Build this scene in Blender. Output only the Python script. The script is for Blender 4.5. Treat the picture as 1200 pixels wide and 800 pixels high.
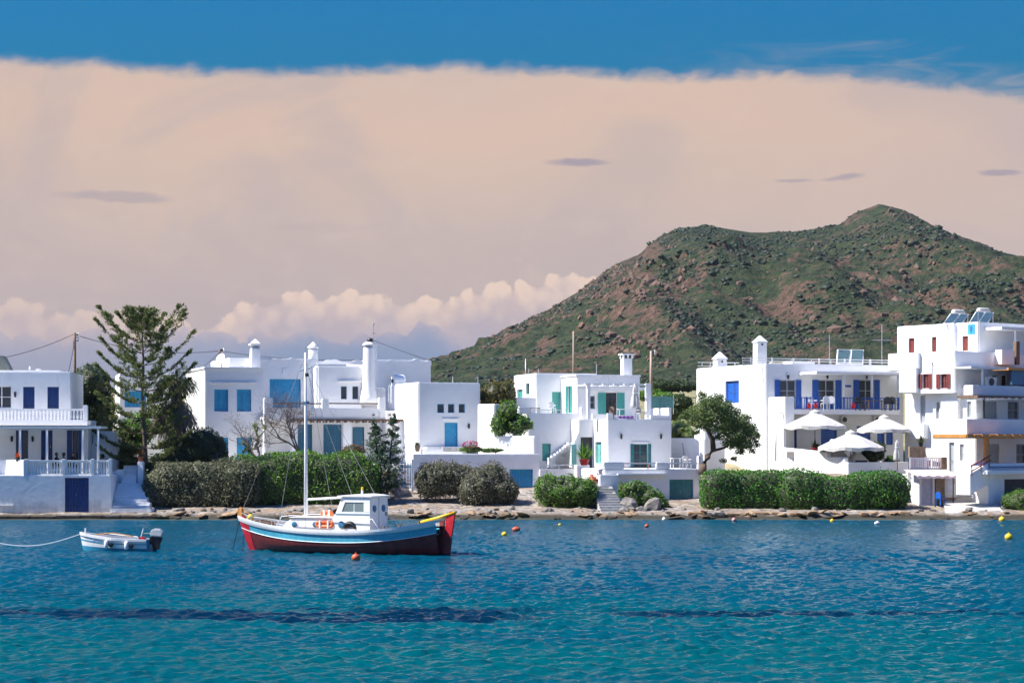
import bpy, bmesh, math, random
import numpy as np
from mathutils import Vector, Matrix
R = math.radians
rnd = random.Random(7)
rng = np.random.default_rng(11)
SC = bpy.context.scene
COL = SC.collection
for o in list(bpy.data.objects): bpy.data.objects.remove(o)

# ------------------------------------------------------------------ camera
FPX, HOR, CZ = 2400.0, 517.0, 5.0          # focal length / horizon row of the 1200x800 photograph, eye height
cam = bpy.data.cameras.new('camera'); camo = bpy.data.objects.new('camera', cam); COL.objects.link(camo)
cam.sensor_width = 36.0; cam.lens = 36.0*FPX/1200.0
cam.shift_y = (HOR-400.0)/1200.0
cam.clip_start = 0.5; cam.clip_end = 20000
camo.location = (0, 0, CZ); camo.rotation_euler = (R(90), 0, 0)
SC.camera = camo

# ------------------------------------------------------------------ node helpers
class S:
    """a socket with arithmetic"""
    def __init__(s, t, k): s.t = t; s.k = k
    def _m(s, op, *a, clamp=False):
        n = s.t.nodes.new('ShaderNodeMath'); n.operation = op; n.use_clamp = clamp
        for i, v in enumerate((s,)+a):
            if isinstance(v, S): s.t.links.new(v.k, n.inputs[i])
            else: n.inputs[i].default_value = v
        return S(s.t, n.outputs[0])
    def __add__(s, o): return s._m('ADD', o)
    def __radd__(s, o): return s._m('ADD', o)
    def __sub__(s, o): return s._m('SUBTRACT', o)
    def __rsub__(s, o): return s._m('MULTIPLY', -1.0)._m('ADD', o)
    def __mul__(s, o): return s._m('MULTIPLY', o)
    def __rmul__(s, o): return s._m('MULTIPLY', o)
    def __truediv__(s, o): return s._m('DIVIDE', o)
    def mx(s, o): return s._m('MAXIMUM', o)
    def mn(s, o): return s._m('MINIMUM', o)
    def step(s, a, b):          # smoothstep a..b (a may exceed b)
        n = s.t.nodes.new('ShaderNodeMapRange'); n.interpolation_type = 'SMOOTHSTEP'
        s.t.links.new(s.k, n.inputs[0])
        flip = False
        if not isinstance(a, S) and not isinstance(b, S) and a > b: a, b, flip = b, a, True
        for i, v in ((1, a), (2, b)):
            if isinstance(v, S): s.t.links.new(v.k, n.inputs[i])
            else: n.inputs[i].default_value = v
        r = S(s.t, n.outputs[0])
        return (1.0 - r) if flip else r
def noise(t, vec, scale, detail=4, rough=.55, dist=0.0, out=0, dim='3D'):
    n = t.nodes.new('ShaderNodeTexNoise'); n.noise_dimensions = dim
    if vec is not None: t.links.new(vec.k, n.inputs['Vector'])
    n.inputs['Scale'].default_value = scale; n.inputs['Detail'].default_value = detail
    n.inputs['Roughness'].default_value = rough; n.inputs['Distortion'].default_value = dist
    return S(t, n.outputs[out])
def voro(t, vec, scale, feat='F1', rnds=1.0, out='Distance', dim='3D'):
    n = t.nodes.new('ShaderNodeTexVoronoi'); n.feature = feat; n.voronoi_dimensions = dim
    if feat == 'SMOOTH_F1': n.inputs['Smoothness'].default_value = .6
    if vec is not None: t.links.new(vec.k, n.inputs['Vector'])
    n.inputs['Scale'].default_value = scale; n.inputs['Randomness'].default_value = rnds
    return S(t, n.outputs[out])
def comb(t, x, y, z):
    n = t.nodes.new('ShaderNodeCombineXYZ')
    for i, v in enumerate((x, y, z)):
        if isinstance(v, S): t.links.new(v.k, n.inputs[i])
        else: n.inputs[i].default_value = v
    return S(t, n.outputs[0])
def sep(t, v):
    n = t.nodes.new('ShaderNodeSeparateXYZ'); t.links.new(v.k, n.inputs[0])
    return [S(t, n.outputs[i]) for i in range(3)]
def scl(t, v, xyz):
    n = t.nodes.new('ShaderNodeVectorMath'); n.operation = 'MULTIPLY'
    t.links.new(v.k, n.inputs[0]); n.inputs[1].default_value = xyz
    return S(t, n.outputs[0])
def mixc(t, f, a, b, mode='MIX'):
    n = t.nodes.new('ShaderNodeMix'); n.data_type = 'RGBA'; n.blend_type = mode
    for i, v in ((0, f), (6, a), (7, b)):
        if isinstance(v, S): t.links.new(v.k, n.inputs[i])
        elif i == 0: n.inputs[i].default_value = v
        else: n.inputs[i].default_value = (*v[:3], 1)
    return S(t, n.outputs[2])
def ramp(t, f, stops, interp='LINEAR'):
    n = t.nodes.new('ShaderNodeValToRGB'); n.color_ramp.interpolation = interp
    t.links.new(f.k, n.inputs[0]); e = n.color_ramp.elements
    while len(e) < len(stops): e.new(.5)
    for el, (p, c) in zip(e, stops):
        el.position = p; el.color = (*c[:3], 1) if hasattr(c, '__len__') else (c, c, c, 1)
    return S(t, n.outputs[0])
def lin(r, g, b):
    f = lambda c: (c/255/12.92) if c/255 <= .04045 else ((c/255+.055)/1.055)**2.4
    return (f(r), f(g), f(b))

# ------------------------------------------------------------------ light
EXPO = 2.3
SC.view_settings.view_transform = 'Standard'; SC.view_settings.look = 'None'
SC.view_settings.gamma = 1; SC.view_settings.use_curve_mapping = False
SC.view_settings.exposure = EXPO
SUN_EL, SUN_AZ = R(50), R(-97)             # azimuth from +Y, negative = left
sdir = Vector((math.sin(SUN_AZ)*math.cos(SUN_EL), math.cos(SUN_AZ)*math.cos(SUN_EL), math.sin(SUN_EL)))
sl = bpy.data.lights.new('sun', 'SUN'); sl.energy = 2.05; sl.angle = R(.5); sl.color = (1, .95, .87)
so = bpy.data.objects.new('sun', sl); COL.objects.link(so); so.rotation_euler = sdir.to_track_quat('Z', 'Y').to_euler()
so.location = (-60, 100, 80)
W = bpy.data.worlds.new('World'); SC.world = W; W.use_nodes = True
t = W.node_tree; t.nodes.clear()
BGS = .13
KS = 1.0/(BGS*2**EXPO)
sky = t.nodes.new('ShaderNodeTexSky'); sky.sky_type = 'NISHITA'; sky.sun_disc = False
sky.sun_elevation = SUN_EL; sky.sun_rotation = SUN_AZ
sky.air_density = 3.5; sky.dust_density = .1; sky.ozone_density = 3.0
skyc = mixc(t, 1.0, S(t, sky.outputs[0]), (.0035, .0575, .212), 'MULTIPLY')
tc = t.nodes.new('ShaderNodeTexCoord')
dx, dy, dz = sep(t, S(t, tc.outputs['Generated']))
az = dx._m('ARCTAN2', dy)
hd = (dx*dx+dy*dy)._m('SQRT').mx(.001)
U = az*2400.0                               # heading and height of the sky, in 1/2400 rad
V = (dz/hd)*2400.0
uv = comb(t, U*.01, V*.01, 0.0)
def C(r, g, b): return tuple(c*KS for c in lin(r, g, b))
# the tall veil of cloud
wob = noise(t, scl(t, uv, (.22, .5, 1)), 1.0, 5, .6, dim='2D')
wob2 = noise(t, scl(t, uv, (1.0, 5.0, 1)), .8, 6, .62, .6, dim='2D')
puff = noise(t, scl(t, uv, (2.2, 3.0, 1)), 1.0, 5, .6, .3, dim='2D')
topE = 436.0 + (wob-.5)*40.0 - U.step(260.0, 900.0)*90.0
veil = (V - topE + (wob2-.5)*10.0 + (puff-.5)*20.0).step(7.0, -13.0)
streak = (V - topE + (wob2-.5)*120.0 - 8.0).step(30.0, -40.0)*U.step(100.0, 500.0)*.5
veil = veil.mx(streak)
soft = noise(t, scl(t, uv, (.18, .30, 1)), 1.0, 4, .5, dim='2D')
vv = (V + (soft-.5)*150.0)/520.0
vc = ramp(t, vv, [(0.0, C(150, 152, 184)), (.18, C(178, 168, 180)), (.34, C(192, 176, 176)), (.52, C(208, 186, 174)),
                  (.70, C(218, 190, 173)), (.84, C(212, 188, 176)), (.96, C(206, 190, 184))])
fine = noise(t, scl(t, uv, (.45, 1.6, 1)), 1.0, 5, .55, dim='2D')
mot = noise(t, scl(t, uv, (.30, .42, 1)), 1.0, 6, .58, .8, dim='2D')
vc = mixc(t, mot.step(.40, .66)*.62, vc, C(191, 176, 175))
vc = mixc(t, (fine-.35)*.35, vc, C(203, 184, 176))
vc = mixc(t, puff.step(.5, .8)*.18, vc, C(224, 202, 188))
vc = mixc(t, U.step(150.0, 620.0)*.45, vc, C(200, 182, 178))
col = mixc(t, veil, skyc, vc)
# thin dark lenses
for (lx, lv, rx, rv, a) in ((78, 326, 46, 6, .8), (386, 305, 34, 5, .75), (558, 306, 30, 5, .7), (330, 303, 28, 3, .5), (-462, 281, 80, 8, .45), (-230, 250, 90, 6, .12)):
    e = ((U-lx)/rx)._m('POWER', 2.0) + ((V-lv+(puff-.5)*10.0)/rv)._m('POWER', 2.0)
    col = mixc(t, (e+(wob2-.5)*1.6).step(1.0, .1)*a, col, C(158, 150, 166))
# cumulus in three banks
def bank(col, prof, amp, seed, hi, lo, deep, fade, haze, alpha=1.0):
    p = ramp(t, (U+900.0)/1800.0, prof)*1000.0
    w = comb(t, U*.01+seed, V*.0085, seed*2.3)
    b1 = voro(t, w, .95, 'SMOOTH_F1', dim='2D'); b2 = voro(t, w, 2.3, 'SMOOTH_F1', dim='2D'); b3 = voro(t, w, 5.2, 'SMOOTH_F1', dim='2D')
    n1 = noise(t, w, 6.0, 5, .6, dim='2D')
    bil = (1.0-b1)*.42 + (1.0-b2)*.36 + (1.0-b3)*.22
    edge = p + (bil-.55)*amp*1.45 + (n1-.5)*amp*.42
    m = (V-edge).step(1.5, -4.0)
    d = edge - V
    shade = (d/deep).step(0.0, 1.0)
    rel = ((1.0-b2)*.42+(1.0-b3)*.42+n1*.4)
    li = (rel.step(.52, .88)*.95 + .22 - shade*.75)
    c = mixc(t, li._m('MINIMUM', 1.0).mx(0.0), lo, hi)
    c = mixc(t, (d/fade).step(0.0, 1.0)*.8, c, haze)
    return mixc(t, m*alpha*(U.step(-520.0, -250.0)*.45+.55), col, c)
k = lambda px: (px-600+900)/1800.0
g = lambda y: (HOR-y)/1000.0
PB = [(0, g(372)), (k(0), g(382)), (k(60), g(376)), (k(120), g(386)), (k(200), g(372)), (k(260), g(378)), (k(320), g(358)), (k(360), g(340)), (k(420), g(346)), (k(470), g(362)), (k(520), g(354)), (k(570), g(346)), (k(640), g(334)), (k(690), g(345)), (k(800), g(380)), (1, g(370))]
col = bank(col, PB, 60.0, 3.1, C(234, 208, 192), C(194, 178, 182), 75.0, 90.0, C(170, 168, 188), .92)
PC = [(0, g(395)), (k(0), g(400)), (k(120), g(402)), (k(230), g(398)), (k(330), g(402)), (k(430), g(392)), (k(500), g(394)), (k(560), g(408)), (k(640), g(430)), (1, g(420))]
col = bank(col, PC, 44.0, 8.7, C(180, 172, 186), C(148, 158, 186), 26.0, 34.0, C(136, 154, 186))
W.cycles.sampling_method = 'MANUAL'; W.cycles.sample_map_resolution = 256
bg = t.nodes.new('ShaderNodeBackground'); bg.inputs[1].default_value = BGS
t.links.new(col.k, bg.inputs[0])
wo = t.nodes.new('ShaderNodeOutputWorld'); t.links.new(bg.outputs[0], wo.inputs[0])

# ------------------------------------------------------------------ materials
MATS = {}
def pmat(name, fn):
    if name in MATS: return MATS[name]
    m = bpy.data.materials.new(name); m.use_nodes = True; tt = m.node_tree
    bs = tt.nodes['Principled BSDF']; MATS[name] = m
    fn(tt, bs); return m
def pos(tt):
    n = tt.nodes.new('ShaderNodeNewGeometry'); return S(tt, n.outputs['Position'])
def isl(tt):
    n = tt.nodes.new('ShaderNodeNewGeometry'); return S(tt, n.outputs['Random Per Island'])
def bump(tt, bs, h, strength=.3, dist=.02):
    b = tt.nodes.new('ShaderNodeBump'); b.inputs['Strength'].default_value = strength; b.inputs['Distance'].default_value = dist
    tt.links.new(h.k, b.inputs['Height']); tt.links.new(b.outputs[0], bs.inputs['Normal'])
def plain(name, c, rough=.6, var=.12, scale=3.0, bm=.15, metal=0.0):
    def f(tt, bs):
        p = pos(tt); n = noise(tt, p, scale, 5, .6)
        n2 = noise(tt, scl(tt, p, (4, 4, .5)), scale*.6, 4, .6)
        a = tuple(x*(1-var*1.3) for x in c); b = tuple(min(.95, x*(1+var)) for x in c)
        cc = mixc(tt, (n*.6+n2*.4).step(.3, .7), a, b)
        tt.links.new(cc.k, bs.inputs['Base Color']); bs.inputs['Roughness'].default_value = rough
        bs.inputs['Metallic'].default_value = metal
        if bm: bump(tt, bs, noise(tt, p, scale*7, 4), bm, .015)
    return pmat(name, f)
def stucco(name, c=(.83, .83, .825), dirt=.45):
    def f(tt, bs):
        p = pos(tt); n = noise(tt, p, .8, 6, .65)
        st = noise(tt, scl(tt, p, (3.0, 3.0, .22)), 1.3, 5, .65)
        patch = noise(tt, p, .35, 3, .5)
        a = tuple(x*.93 for x in c); cc = mixc(tt, n.step(.3, .65), a, c)
        cc = mixc(tt, st.step(.60, .80)*dirt*patch.step(.4, .65), cc, (.50, .48, .45))
        x, y, z = sep(tt, p)
        low = (z+(n-.5)*2.2+(st-.5)*1.4).step(1.25, .35)
        cc = mixc(tt, low*.6, cc, (.40, .41, .40))
        tide = (z+(st-.5)*.6).step(.42, .18)
        cc = mixc(tt, tide*.9, cc, (.05, .05, .045))
        tt.links.new(cc.k, bs.inputs['Base Color']); bs.inputs['Roughness'].default_value = .9
        bs.inputs['Specular IOR Level'].default_value = .15
        bump(tt, bs, noise(tt, p, 2.2, 6, .6)+noise(tt, p, 22, 3)*.25, .35, .05)
    return pmat(name, f)
def foliage(name, c1, c2, c3=None, trans=.32):
    def f(tt, bs):
        p = pos(tt); n = noise(tt, p, .9, 3, .6); r = isl(tt)
        cc = mixc(tt, (r*.65+n*.5-.1), c1, c2)
        if c3 is not None: cc = mixc(tt, (r*7.3)._m('FRACT').step(.80, .95), cc, c3)
        tt.links.new(cc.k, bs.inputs['Base Color']); bs.inputs['Roughness'].default_value = .55
        bs.inputs['Specular IOR Level'].default_value = .25
        tr = tt.nodes.new('ShaderNodeBsdfTranslucent'); tt.links.new(cc.k, tr.inputs[0])
        mx = tt.nodes.new('ShaderNodeMixShader'); mx.inputs[0].default_value = trans
        tt.links.new(bs.outputs[0], mx.inputs[1]); tt.links.new(tr.outputs[0], mx.inputs[2])
        tt.links.new(mx.outputs[0], tt.nodes['Material Output'].inputs[0])
    return pmat(name, f)
def glass(name='window_glass', c=(.025, .03, .035)):
    def f(tt, bs):
        n = noise(tt, pos(tt), .7, 2)
        tt.links.new(mixc(tt, n, c, tuple(x*2.2 for x in c)).k, bs.inputs['Base Color'])
        bs.inputs['Roughness'].default_value = .08; bs.inputs['Specular IOR Level'].default_value = .6
    return pmat(name, f)
WHITE = stucco('whitewash'); WOODW = plain('white_paint', (.78, .78, .77), .45, .06, 5, .05)
NAVY = plain('navy_paint', (.007, .040, .17), .45, .25, 6, .1)
ROYAL = plain('royal_blue_paint', (.010, .095, .42), .45, .2, 6, .1)
SKYB = plain('light_blue_paint', (.028, .30, .53), .5, .15, 5, .1)
TEALB = plain('grey_blue_paint', (.03, .16, .28), .5, .15, 5, .1)
TEAL = plain('sea_green_paint', (.06, .34, .30), .5, .15, 5, .1)
DTEAL = plain('deep_teal_paint', (.02, .17, .19), .5, .2, 5, .1)
PTEAL = plain('pale_teal_paint', (.16, .42, .40), .5, .12, 5, .1)
REDB = plain('brick_red_paint', (.21, .040, .03), .55, .2, 6, .1)
GREYP = plain('grey_paint', (.36, .39, .42), .55, .1, 6, .1)
WOOD = plain('weathered_wood', (.16, .10, .065), .75, .35, 6, .4)
OCHRE = plain('varnished_pine', (.55, .24, .06), .5, .25, 6, .2)
DARK = plain('dark_metal', (.015, .016, .02), .4, .2, 8, .05)
STEEL = plain('galvanised_steel', (.45, .46, .48), .35, .12, 8, .05, .6)
GLASS = glass()
CANVAS = plain('white_canvas', (.50, .49, .47), .85, .08, 3, .15)
GREYC = plain('grey_canvas', (.42, .42, .42), .85, .15, 4, .2)
TERRA = plain('terracotta', (.42, .13, .06), .7, .2, 6, .15)
CONC = plain('pale_concrete', (.42, .41, .39), .85, .25, 2.5, .4)
INNER = plain('painted_interior_shade', (.05, .05, .055), .9, .2, 3, 0)  # dark colour stands in for the shade inside openings
RED = plain('red_paint', (.52, .018, .03), .4, .2, 5, .05)
ORANGE = plain('orange_plastic', (.75, .13, .015), .45, .12, 5, .05)
YELLOW = plain('yellow_paint', (.80, .52, .02), .45, .12, 5, .05)
# ------------------------------------------------------------------ mesh helpers
def aX(px): return (px-600.0)/FPX
def PT(px, py, Y): return Vector((aX(px)*Y, Y, CZ-(py-HOR)/FPX*Y))
def zrow(py, Y): return CZ-(py-HOR)/FPX*Y
ROOTZ = {}
def tag(o, label=None, cat=None, group=None, kind=None):
    if label: o['label'] = label
    if cat: o['category'] = cat
    if group: o['group'] = group
    if kind: o['kind'] = kind
    return o
def empty(name, loc, rz=0.0, label=None, cat=None, group=None):
    o = bpy.data.objects.new(name, None); COL.objects.link(o); o.empty_display_size = .3
    o.location = loc; o.rotation_euler = (0, 0, rz); ROOTZ[o.name] = 0.0
    return tag(o, label, cat, group)
def link(name, me, mat, parent=None, loc=(0, 0, 0), rot=(0, 0, 0), scale=None):
    o = bpy.data.objects.new(name, me); COL.objects.link(o)
    if mat is not None and not me.materials: me.materials.append(mat)
    o.location = loc; o.rotation_euler = rot
    if scale: o.scale = scale
    if parent is not None:
        o.parent = parent
        if ROOTZ.get(parent.name): o.location.z -= ROOTZ[parent.name]
    return o
IDM = lambda a, b, c: (a, b, c)
class MB:
    def __init__(s, M=IDM): s.v = []; s.f = []; s.M = M
    def add(s, vs, fs):
        n = len(s.v); s.v += [s.M(*p) for p in vs]; s.f += [tuple(i+n for i in f) for f in fs]; return s
    def box(s, a0, a1, b0, b1, c0, c1):
        return s.add([(a0, b0, c0), (a1, b0, c0), (a1, b1, c0), (a0, b1, c0), (a0, b0, c1), (a1, b0, c1), (a1, b1, c1), (a0, b1, c1)],
                     [(0, 3, 2, 1), (4, 5, 6, 7), (0, 1, 5, 4), (1, 2, 6, 5), (2, 3, 7, 6), (3, 0, 4, 7)])
    def taper(s, x, y, z0, z1, w0, d0, w1, d1):
        vs = []
        for z, w, d in ((z0, w0, d0), (z1, w1, d1)):
            vs += [(x-w/2, y-d/2, z), (x+w/2, y-d/2, z), (x+w/2, y+d/2, z), (x-w/2, y+d/2, z)]
        return s.add(vs, [(0, 3, 2, 1), (4, 5, 6, 7), (0, 1, 5, 4), (1, 2, 6, 5), (2, 3, 7, 6), (3, 0, 4, 7)])
    def prism(s, poly, c0, c1, ax='y'):      # polygon in two axes, extruded along the third
        n = len(poly); mk = {'y': lambda p, c: (p[0], c, p[1]), 'z': lambda p, c: (p[0], p[1], c), 'x': lambda p, c: (c, p[0], p[1])}[ax]
        return s.add([mk(p, c0) for p in poly]+[mk(p, c1) for p in poly],
                     [tuple(range(n)), tuple(range(2*n-1, n-1, -1))]+[(i, i+n, (i+1) % n+n, (i+1) % n) for i in range(n)])
    def lathe(s, x, y, prof, n=12):
        vs = []; fs = []
        for r, z in prof:
            vs += [(x+r*math.cos(2*math.pi*i/n), y+r*math.sin(2*math.pi*i/n), z) for i in range(n)]
        for j in range(len(prof)-1):
            fs += [(j*n+i, j*n+(i+1) % n, (j+1)*n+(i+1) % n, (j+1)*n+i) for i in range(n)]
        fs += [tuple(range(n-1, -1, -1)), tuple(range((len(prof)-1)*n, len(prof)*n))]
        return s.add(vs, fs)
    def tube(s, pts, r0, r1=None, n=6):
        r1 = r0 if r1 is None else r1; pts = [Vector(p) for p in pts]; vs = []; fs = []; m = len(pts)
        for j, p in enumerate(pts):
            d = (pts[min(j+1, m-1)]-pts[max(j-1, 0)]).normalized()
            a = d.cross(Vector((0, 0, 1)) if abs(d.z) < .9 else Vector((1, 0, 0))).normalized(); b = d.cross(a)
            r = r0+(r1-r0)*j/max(1, m-1)
            vs += [tuple(p+(a*math.cos(2*math.pi*i/n)+b*math.sin(2*math.pi*i/n))*r) for i in range(n)]
        for j in range(m-1):
            fs += [(j*n+i, j*n+(i+1) % n, (j+1)*n+(i+1) % n, (j+1)*n+i) for i in range(n)]
        fs += [tuple(range(n-1, -1, -1)), tuple(range((m-1)*n, m*n))]
        return s.add(vs, fs)
    def ball(s, c, r, n=10, m=6, sc=(1, 1, 1)):
        prof = [(max(.001, math.sin(math.pi*j/m)), -math.cos(math.pi*j/m)) for j in range(m+1)]
        vs = []; fs = []
        for q, z in prof:
            vs += [(c[0]+r*sc[0]*q*math.cos(2*math.pi*i/n), c[1]+r*sc[1]*q*math.sin(2*math.pi*i/n), c[2]+r*sc[2]*z) for i in range(n)]
        for j in range(m): fs += [(j*n+i, j*n+(i+1) % n, (j+1)*n+(i+1) % n, (j+1)*n+i) for i in range(n)]
        return s.add(vs, fs)
    def mesh(s, name, bevel=0, smooth=False):
        me = bpy.data.meshes.new(name); me.from_pydata(s.v, [], s.f)
        bm = bmesh.new(); bm.from_mesh(me)
        if bevel:
            es = [e for e in bm.edges if len(e.link_faces) == 2 and e.calc_face_angle(0) > .6]
            bmesh.ops.bevel(bm, geom=es, offset=bevel, segments=2, affect='EDGES', clamp_overlap=True)
        bmesh.ops.recalc_face_normals(bm, faces=bm.faces)
        if smooth:
            for f in bm.faces: f.smooth = True
        bm.to_mesh(me); bm.free(); return me
    def build(s, name, mat, parent=None, bevel=0, smooth=False, loc=(0, 0, 0), rot=(0, 0, 0)):
        return link(name, s.mesh(name, bevel, smooth), mat, parent, loc, rot)
def autosmooth(o, ang=40):
    me = o.data
    for p in me.polygons: p.use_smooth = True
    bm = bmesh.new(); bm.from_mesh(me)
    for e in bm.edges:
        if len(e.link_faces) == 2 and e.calc_face_angle(0) > R(ang): e.smooth = False
    bm.to_mesh(me); bm.free(); return o

class Frame:
    """a thing turned by th about its near corner: u runs right along the front, w runs back, z is height"""
    def __init__(s, name, px, Y, th, base, label, cat, group=None):
        s.O = (aX(px)*Y, Y); s.th = th; s.c = math.cos(th); s.s = math.sin(th); s.base = base
        s.root = empty(name, (s.O[0], Y, base), th, label, cat, group); ROOTZ[s.root.name] = base
    def u(s, px, w=0.0):
        a = aX(px); return (a*(s.O[1]+w*s.c)-s.O[0]+w*s.s)/(s.c-a*s.s)
    def w(s, px, u=0.0):
        a = aX(px); return (s.O[0]+u*s.c-a*(s.O[1]+u*s.s))/(s.s+a*s.c)
    def Y(s, u, w): return s.O[1]+u*s.s+w*s.c
    def z(s, py, u=0.0, w=0.0): return CZ-(py-HOR)/FPX*s.Y(u, w)
    def pt(s, px, py, w=0.0):
        u = s.u(px, w); return (u, w, s.z(py, u, w))
    # --- a wall block with real openings in its front and left faces
    def block(s, x0, x1, yt, yb, w0=0.0, depth=6.0, front=(), left=(), mat=None, bevel=.06, name='wall', rev=.2):
        mat = mat or WHITE
        u0, u1 = s.u(x0, w0), s.u(x1, w0); zt, zb = s.z(yt, u0, w0), s.z(yb, u0, w0)
        fr = []; lf = []
        for op in front:
            k, a, c, b, d = op[:5]; um = (s.u(a, w0)+s.u(b, w0))/2
            fr.append((s.u(a, w0), s.u(b, w0), max(zb+.01, s.z(d, um, w0)), s.z(c, um, w0)))
        for op in left:
            k, a, c, b, d = op[:5]; wa, wb = s.w(b, u0), s.w(a, u0); wm = (wa+wb)/2
            lf.append((wa, wb, max(zb+.01, s.z(d, u0, wm)), s.z(c, u0, wm)))
        w1 = w0+depth
        Us = sorted({round(x, 4) for x in [u0, u1]+[q for r in fr for q in r[:2]]})
        Ws = sorted({round(x, 4) for x in [w0, w1]+[q for r in lf for q in r[:2]]})
        Zs = sorted({round(x, 4) for x in [zb, zt]+[q for r in fr+lf for q in r[2:]]})
        vd = {}; V = []; F = []; outer = []
        def vi(p):
            k = tuple(round(c, 3) for c in p)
            if k not in vd: vd[k] = len(V); V.append(p)
            return vd[k]
        def face(ps, out):
            F.append([vi(p) for p in ps]); outer.append(out)
        def inh(h, a, b, c, d):
            m, n = (a+b)/2, (c+d)/2
            return any(r[0] < m < r[1] and r[2] < n < r[3] for r in h)
        for i in range(len(Us)-1):
            for j in range(len(Zs)-1):
                a, b, c, d = Us[i], Us[i+1], Zs[j], Zs[j+1]
                if not inh(fr, a, b, c, d): face([(a, w0, c), (b, w0, c), (b, w0, d), (a, w0, d)], 1)
                face([(a, w1, c), (a, w1, d), (b, w1, d), (b, w1, c)], 1)
            for j in range(len(Ws)-1):
                a, b, c, d = Us[i], Us[i+1], Ws[j], Ws[j+1]
                face([(a, c, zt), (b, c, zt), (b, d, zt), (a, d, zt)], 1)
        for i in range(len(Ws)-1):
            for j in range(len(Zs)-1):
                a, b, c, d = Ws[i], Ws[i+1], Zs[j], Zs[j+1]
                if not inh(lf, a, b, c, d): face([(u0, a, c), (u0, a, d), (u0, b, d), (u0, b, c)], 1)
                face([(u1, a, c), (u1, b, c), (u1, b, d), (u1, a, d)], 1)
        for r, mp in [(r, lambda q, z, t: (q, w0+t, z)) for r in fr]+[(r, lambda q, z, t: (u0+t, q, z)) for r in lf]:
            a, b, c, d = r
            A = sorted({a, b}|{x for x in (Us if r in fr else Ws) if a < x < b}); B = sorted({c, d}|{x for x in Zs if c < x < d})
            for x, y in zip(A, A[1:]):
                for z in (c, d): face([mp(x, z, 0), mp(y, z, 0), mp(y, z, rev), mp(x, z, rev)], 0)
            for x, y in zip(B, B[1:]):
                for q in (a, b): face([mp(q, x, 0), mp(q, y, 0), mp(q, y, rev), mp(q, x, rev)], 0)
            face([mp(a, c, rev), mp(b, c, rev), mp(b, d, rev), mp(a, d, rev)], 0)
        bm = bmesh.new(); vs = [bm.verts.new(p) for p in V]; bm.verts.ensure_lookup_table(); of = set()
        for f, o in zip(F, outer):
            try: g = bm.faces.new([vs[i] for i in f])
            except ValueError: continue
            if o: of.add(g)
        bm.normal_update()
        if bevel:
            es = [e for e in bm.edges if len(e.link_faces) == 2 and all(f in of for f in e.link_faces) and e.calc_face_angle(0) > .6]
            bmesh.ops.bevel(bm, geom=es, offset=bevel, segments=2, affect='EDGES', clamp_overlap=True)
        bmesh.ops.recalc_face_normals(bm, faces=bm.faces)
        me = bpy.data.meshes.new(name); bm.to_mesh(me); bm.free()
        o = link(name, me, mat, s.root)
        for op, r in zip(front, fr): s.fill(op, r, lambda q, z, t: (q, w0+t, z))
        for op, r in zip(left, lf): s.fill(op, r, lambda q, z, t: (u0+t, q, z))
        return o
    def fill(s, op, r, M):
        k = op[0]; c = op[5] if len(op) > 5 else WOODW
        a, b, z0, z1 = r; z0 += .003; a += .003; b -= .003; z1 -= .003; root = s.root
        MM = lambda x, y, z: M(x, z, y+.07)      # (along, inward, height)
        w = b-a; h = z1-z0
        def frame(name, fw=.06, t0=.04, t1=.14, m=None):
            q = MB(MM); q.box(a, a+fw, t0, t1, z0, z1); q.box(b-fw, b, t0, t1, z0, z1); q.box(a+fw, b-fw, t0, t1, z1-fw, z1); q.box(a+fw, b-fw, t0+.003, t1, z0, z0+fw)
            return q.build(name, m or c, root)
        def leaf(x0, x1, y0, y1, t, parent, name, slats=True, m=None, zz=None):
            q = MB(MM); e = min(.07, (x1-x0)*.2)
            q.box(x0, x0+e, t, t+.045, y0, y1); q.box(x1-e, x1, t, t+.045, y0, y1)
            ys = [y0, (y0+y1)/2-e/2, y1-e]
            for y in ys: q.box(x0+e, x1-e, t+.002, t+.043, y, y+e)
            if slats:
                n = max(4, int((y1-y0)/.13))
                for i in range(n):
                    y = y0+e+(y1-y0-2*e)*(i+.15)/n; q.box(x0+e, x1-e, t+.012, t+.034, y, y+(y1-y0-2*e)/n*.72)
                q.box(x0+e, x1-e, t+.036, t+.04, y0+e, y1-e)
            else: q.box(x0+e, x1-e, t+.02, t+.035, y0+e, y1-e)
            return q.build(name, m or c, parent)
        if k == 'shut':                            # closed shutters
            f = frame('window'); f.data.name = 'window_frame'
            n = 2 if w > .55 else 1; i0, i1 = a+.063, b-.063
            for i in range(n): leaf(i0+(i1-i0)*i/n+.006, i0+(i1-i0)*(i+1)/n-.006, z0+.065, z1-.065, .06, f, 'shutter')
        elif k == 'glaz' or k == 'open':           # glazed casement, optionally with shutters folded back
            fc = op[6] if len(op) > 6 and op[6] else c
            f = frame('window', m=fc); nx = 2 if w > .5 else 1; ny = 3 if h > 1.7 else 2; i0, i1 = a+.063, b-.063; j0, j1 = z0+.065, z1-.065
            q = MB(MM)
            for i in range(1, nx): x = i0+(i1-i0)*i/nx; q.box(x-.035, x+.035, .06, .12, j0, j1)
            for j in range(1, ny): y = j0+(j1-j0)*j/ny; q.box(i0, i1, .066, .11, y-.022, y+.022)
            if nx > 1 or ny > 1: q.build('glazing_bar', fc, f)
            for i in range(nx):
                for j in range(ny):
                    MB(MM).box(i0+(i1-i0)*i/nx, i0+(i1-i0)*(i+1)/nx, .088, .094, j0+(j1-j0)*j/ny, j0+(j1-j0)*(j+1)/ny).build('pane', GLASS, f)
            if k == 'open':
                lw = op[7] if len(op) > 7 else w*.5
                for x0, x1 in ((a-lw-.02, a-.02), (b+.02, b+lw+.02)): leaf(x0, x1, z0, z1, -.135, f, 'shutter')
        elif k == 'door':
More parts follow.
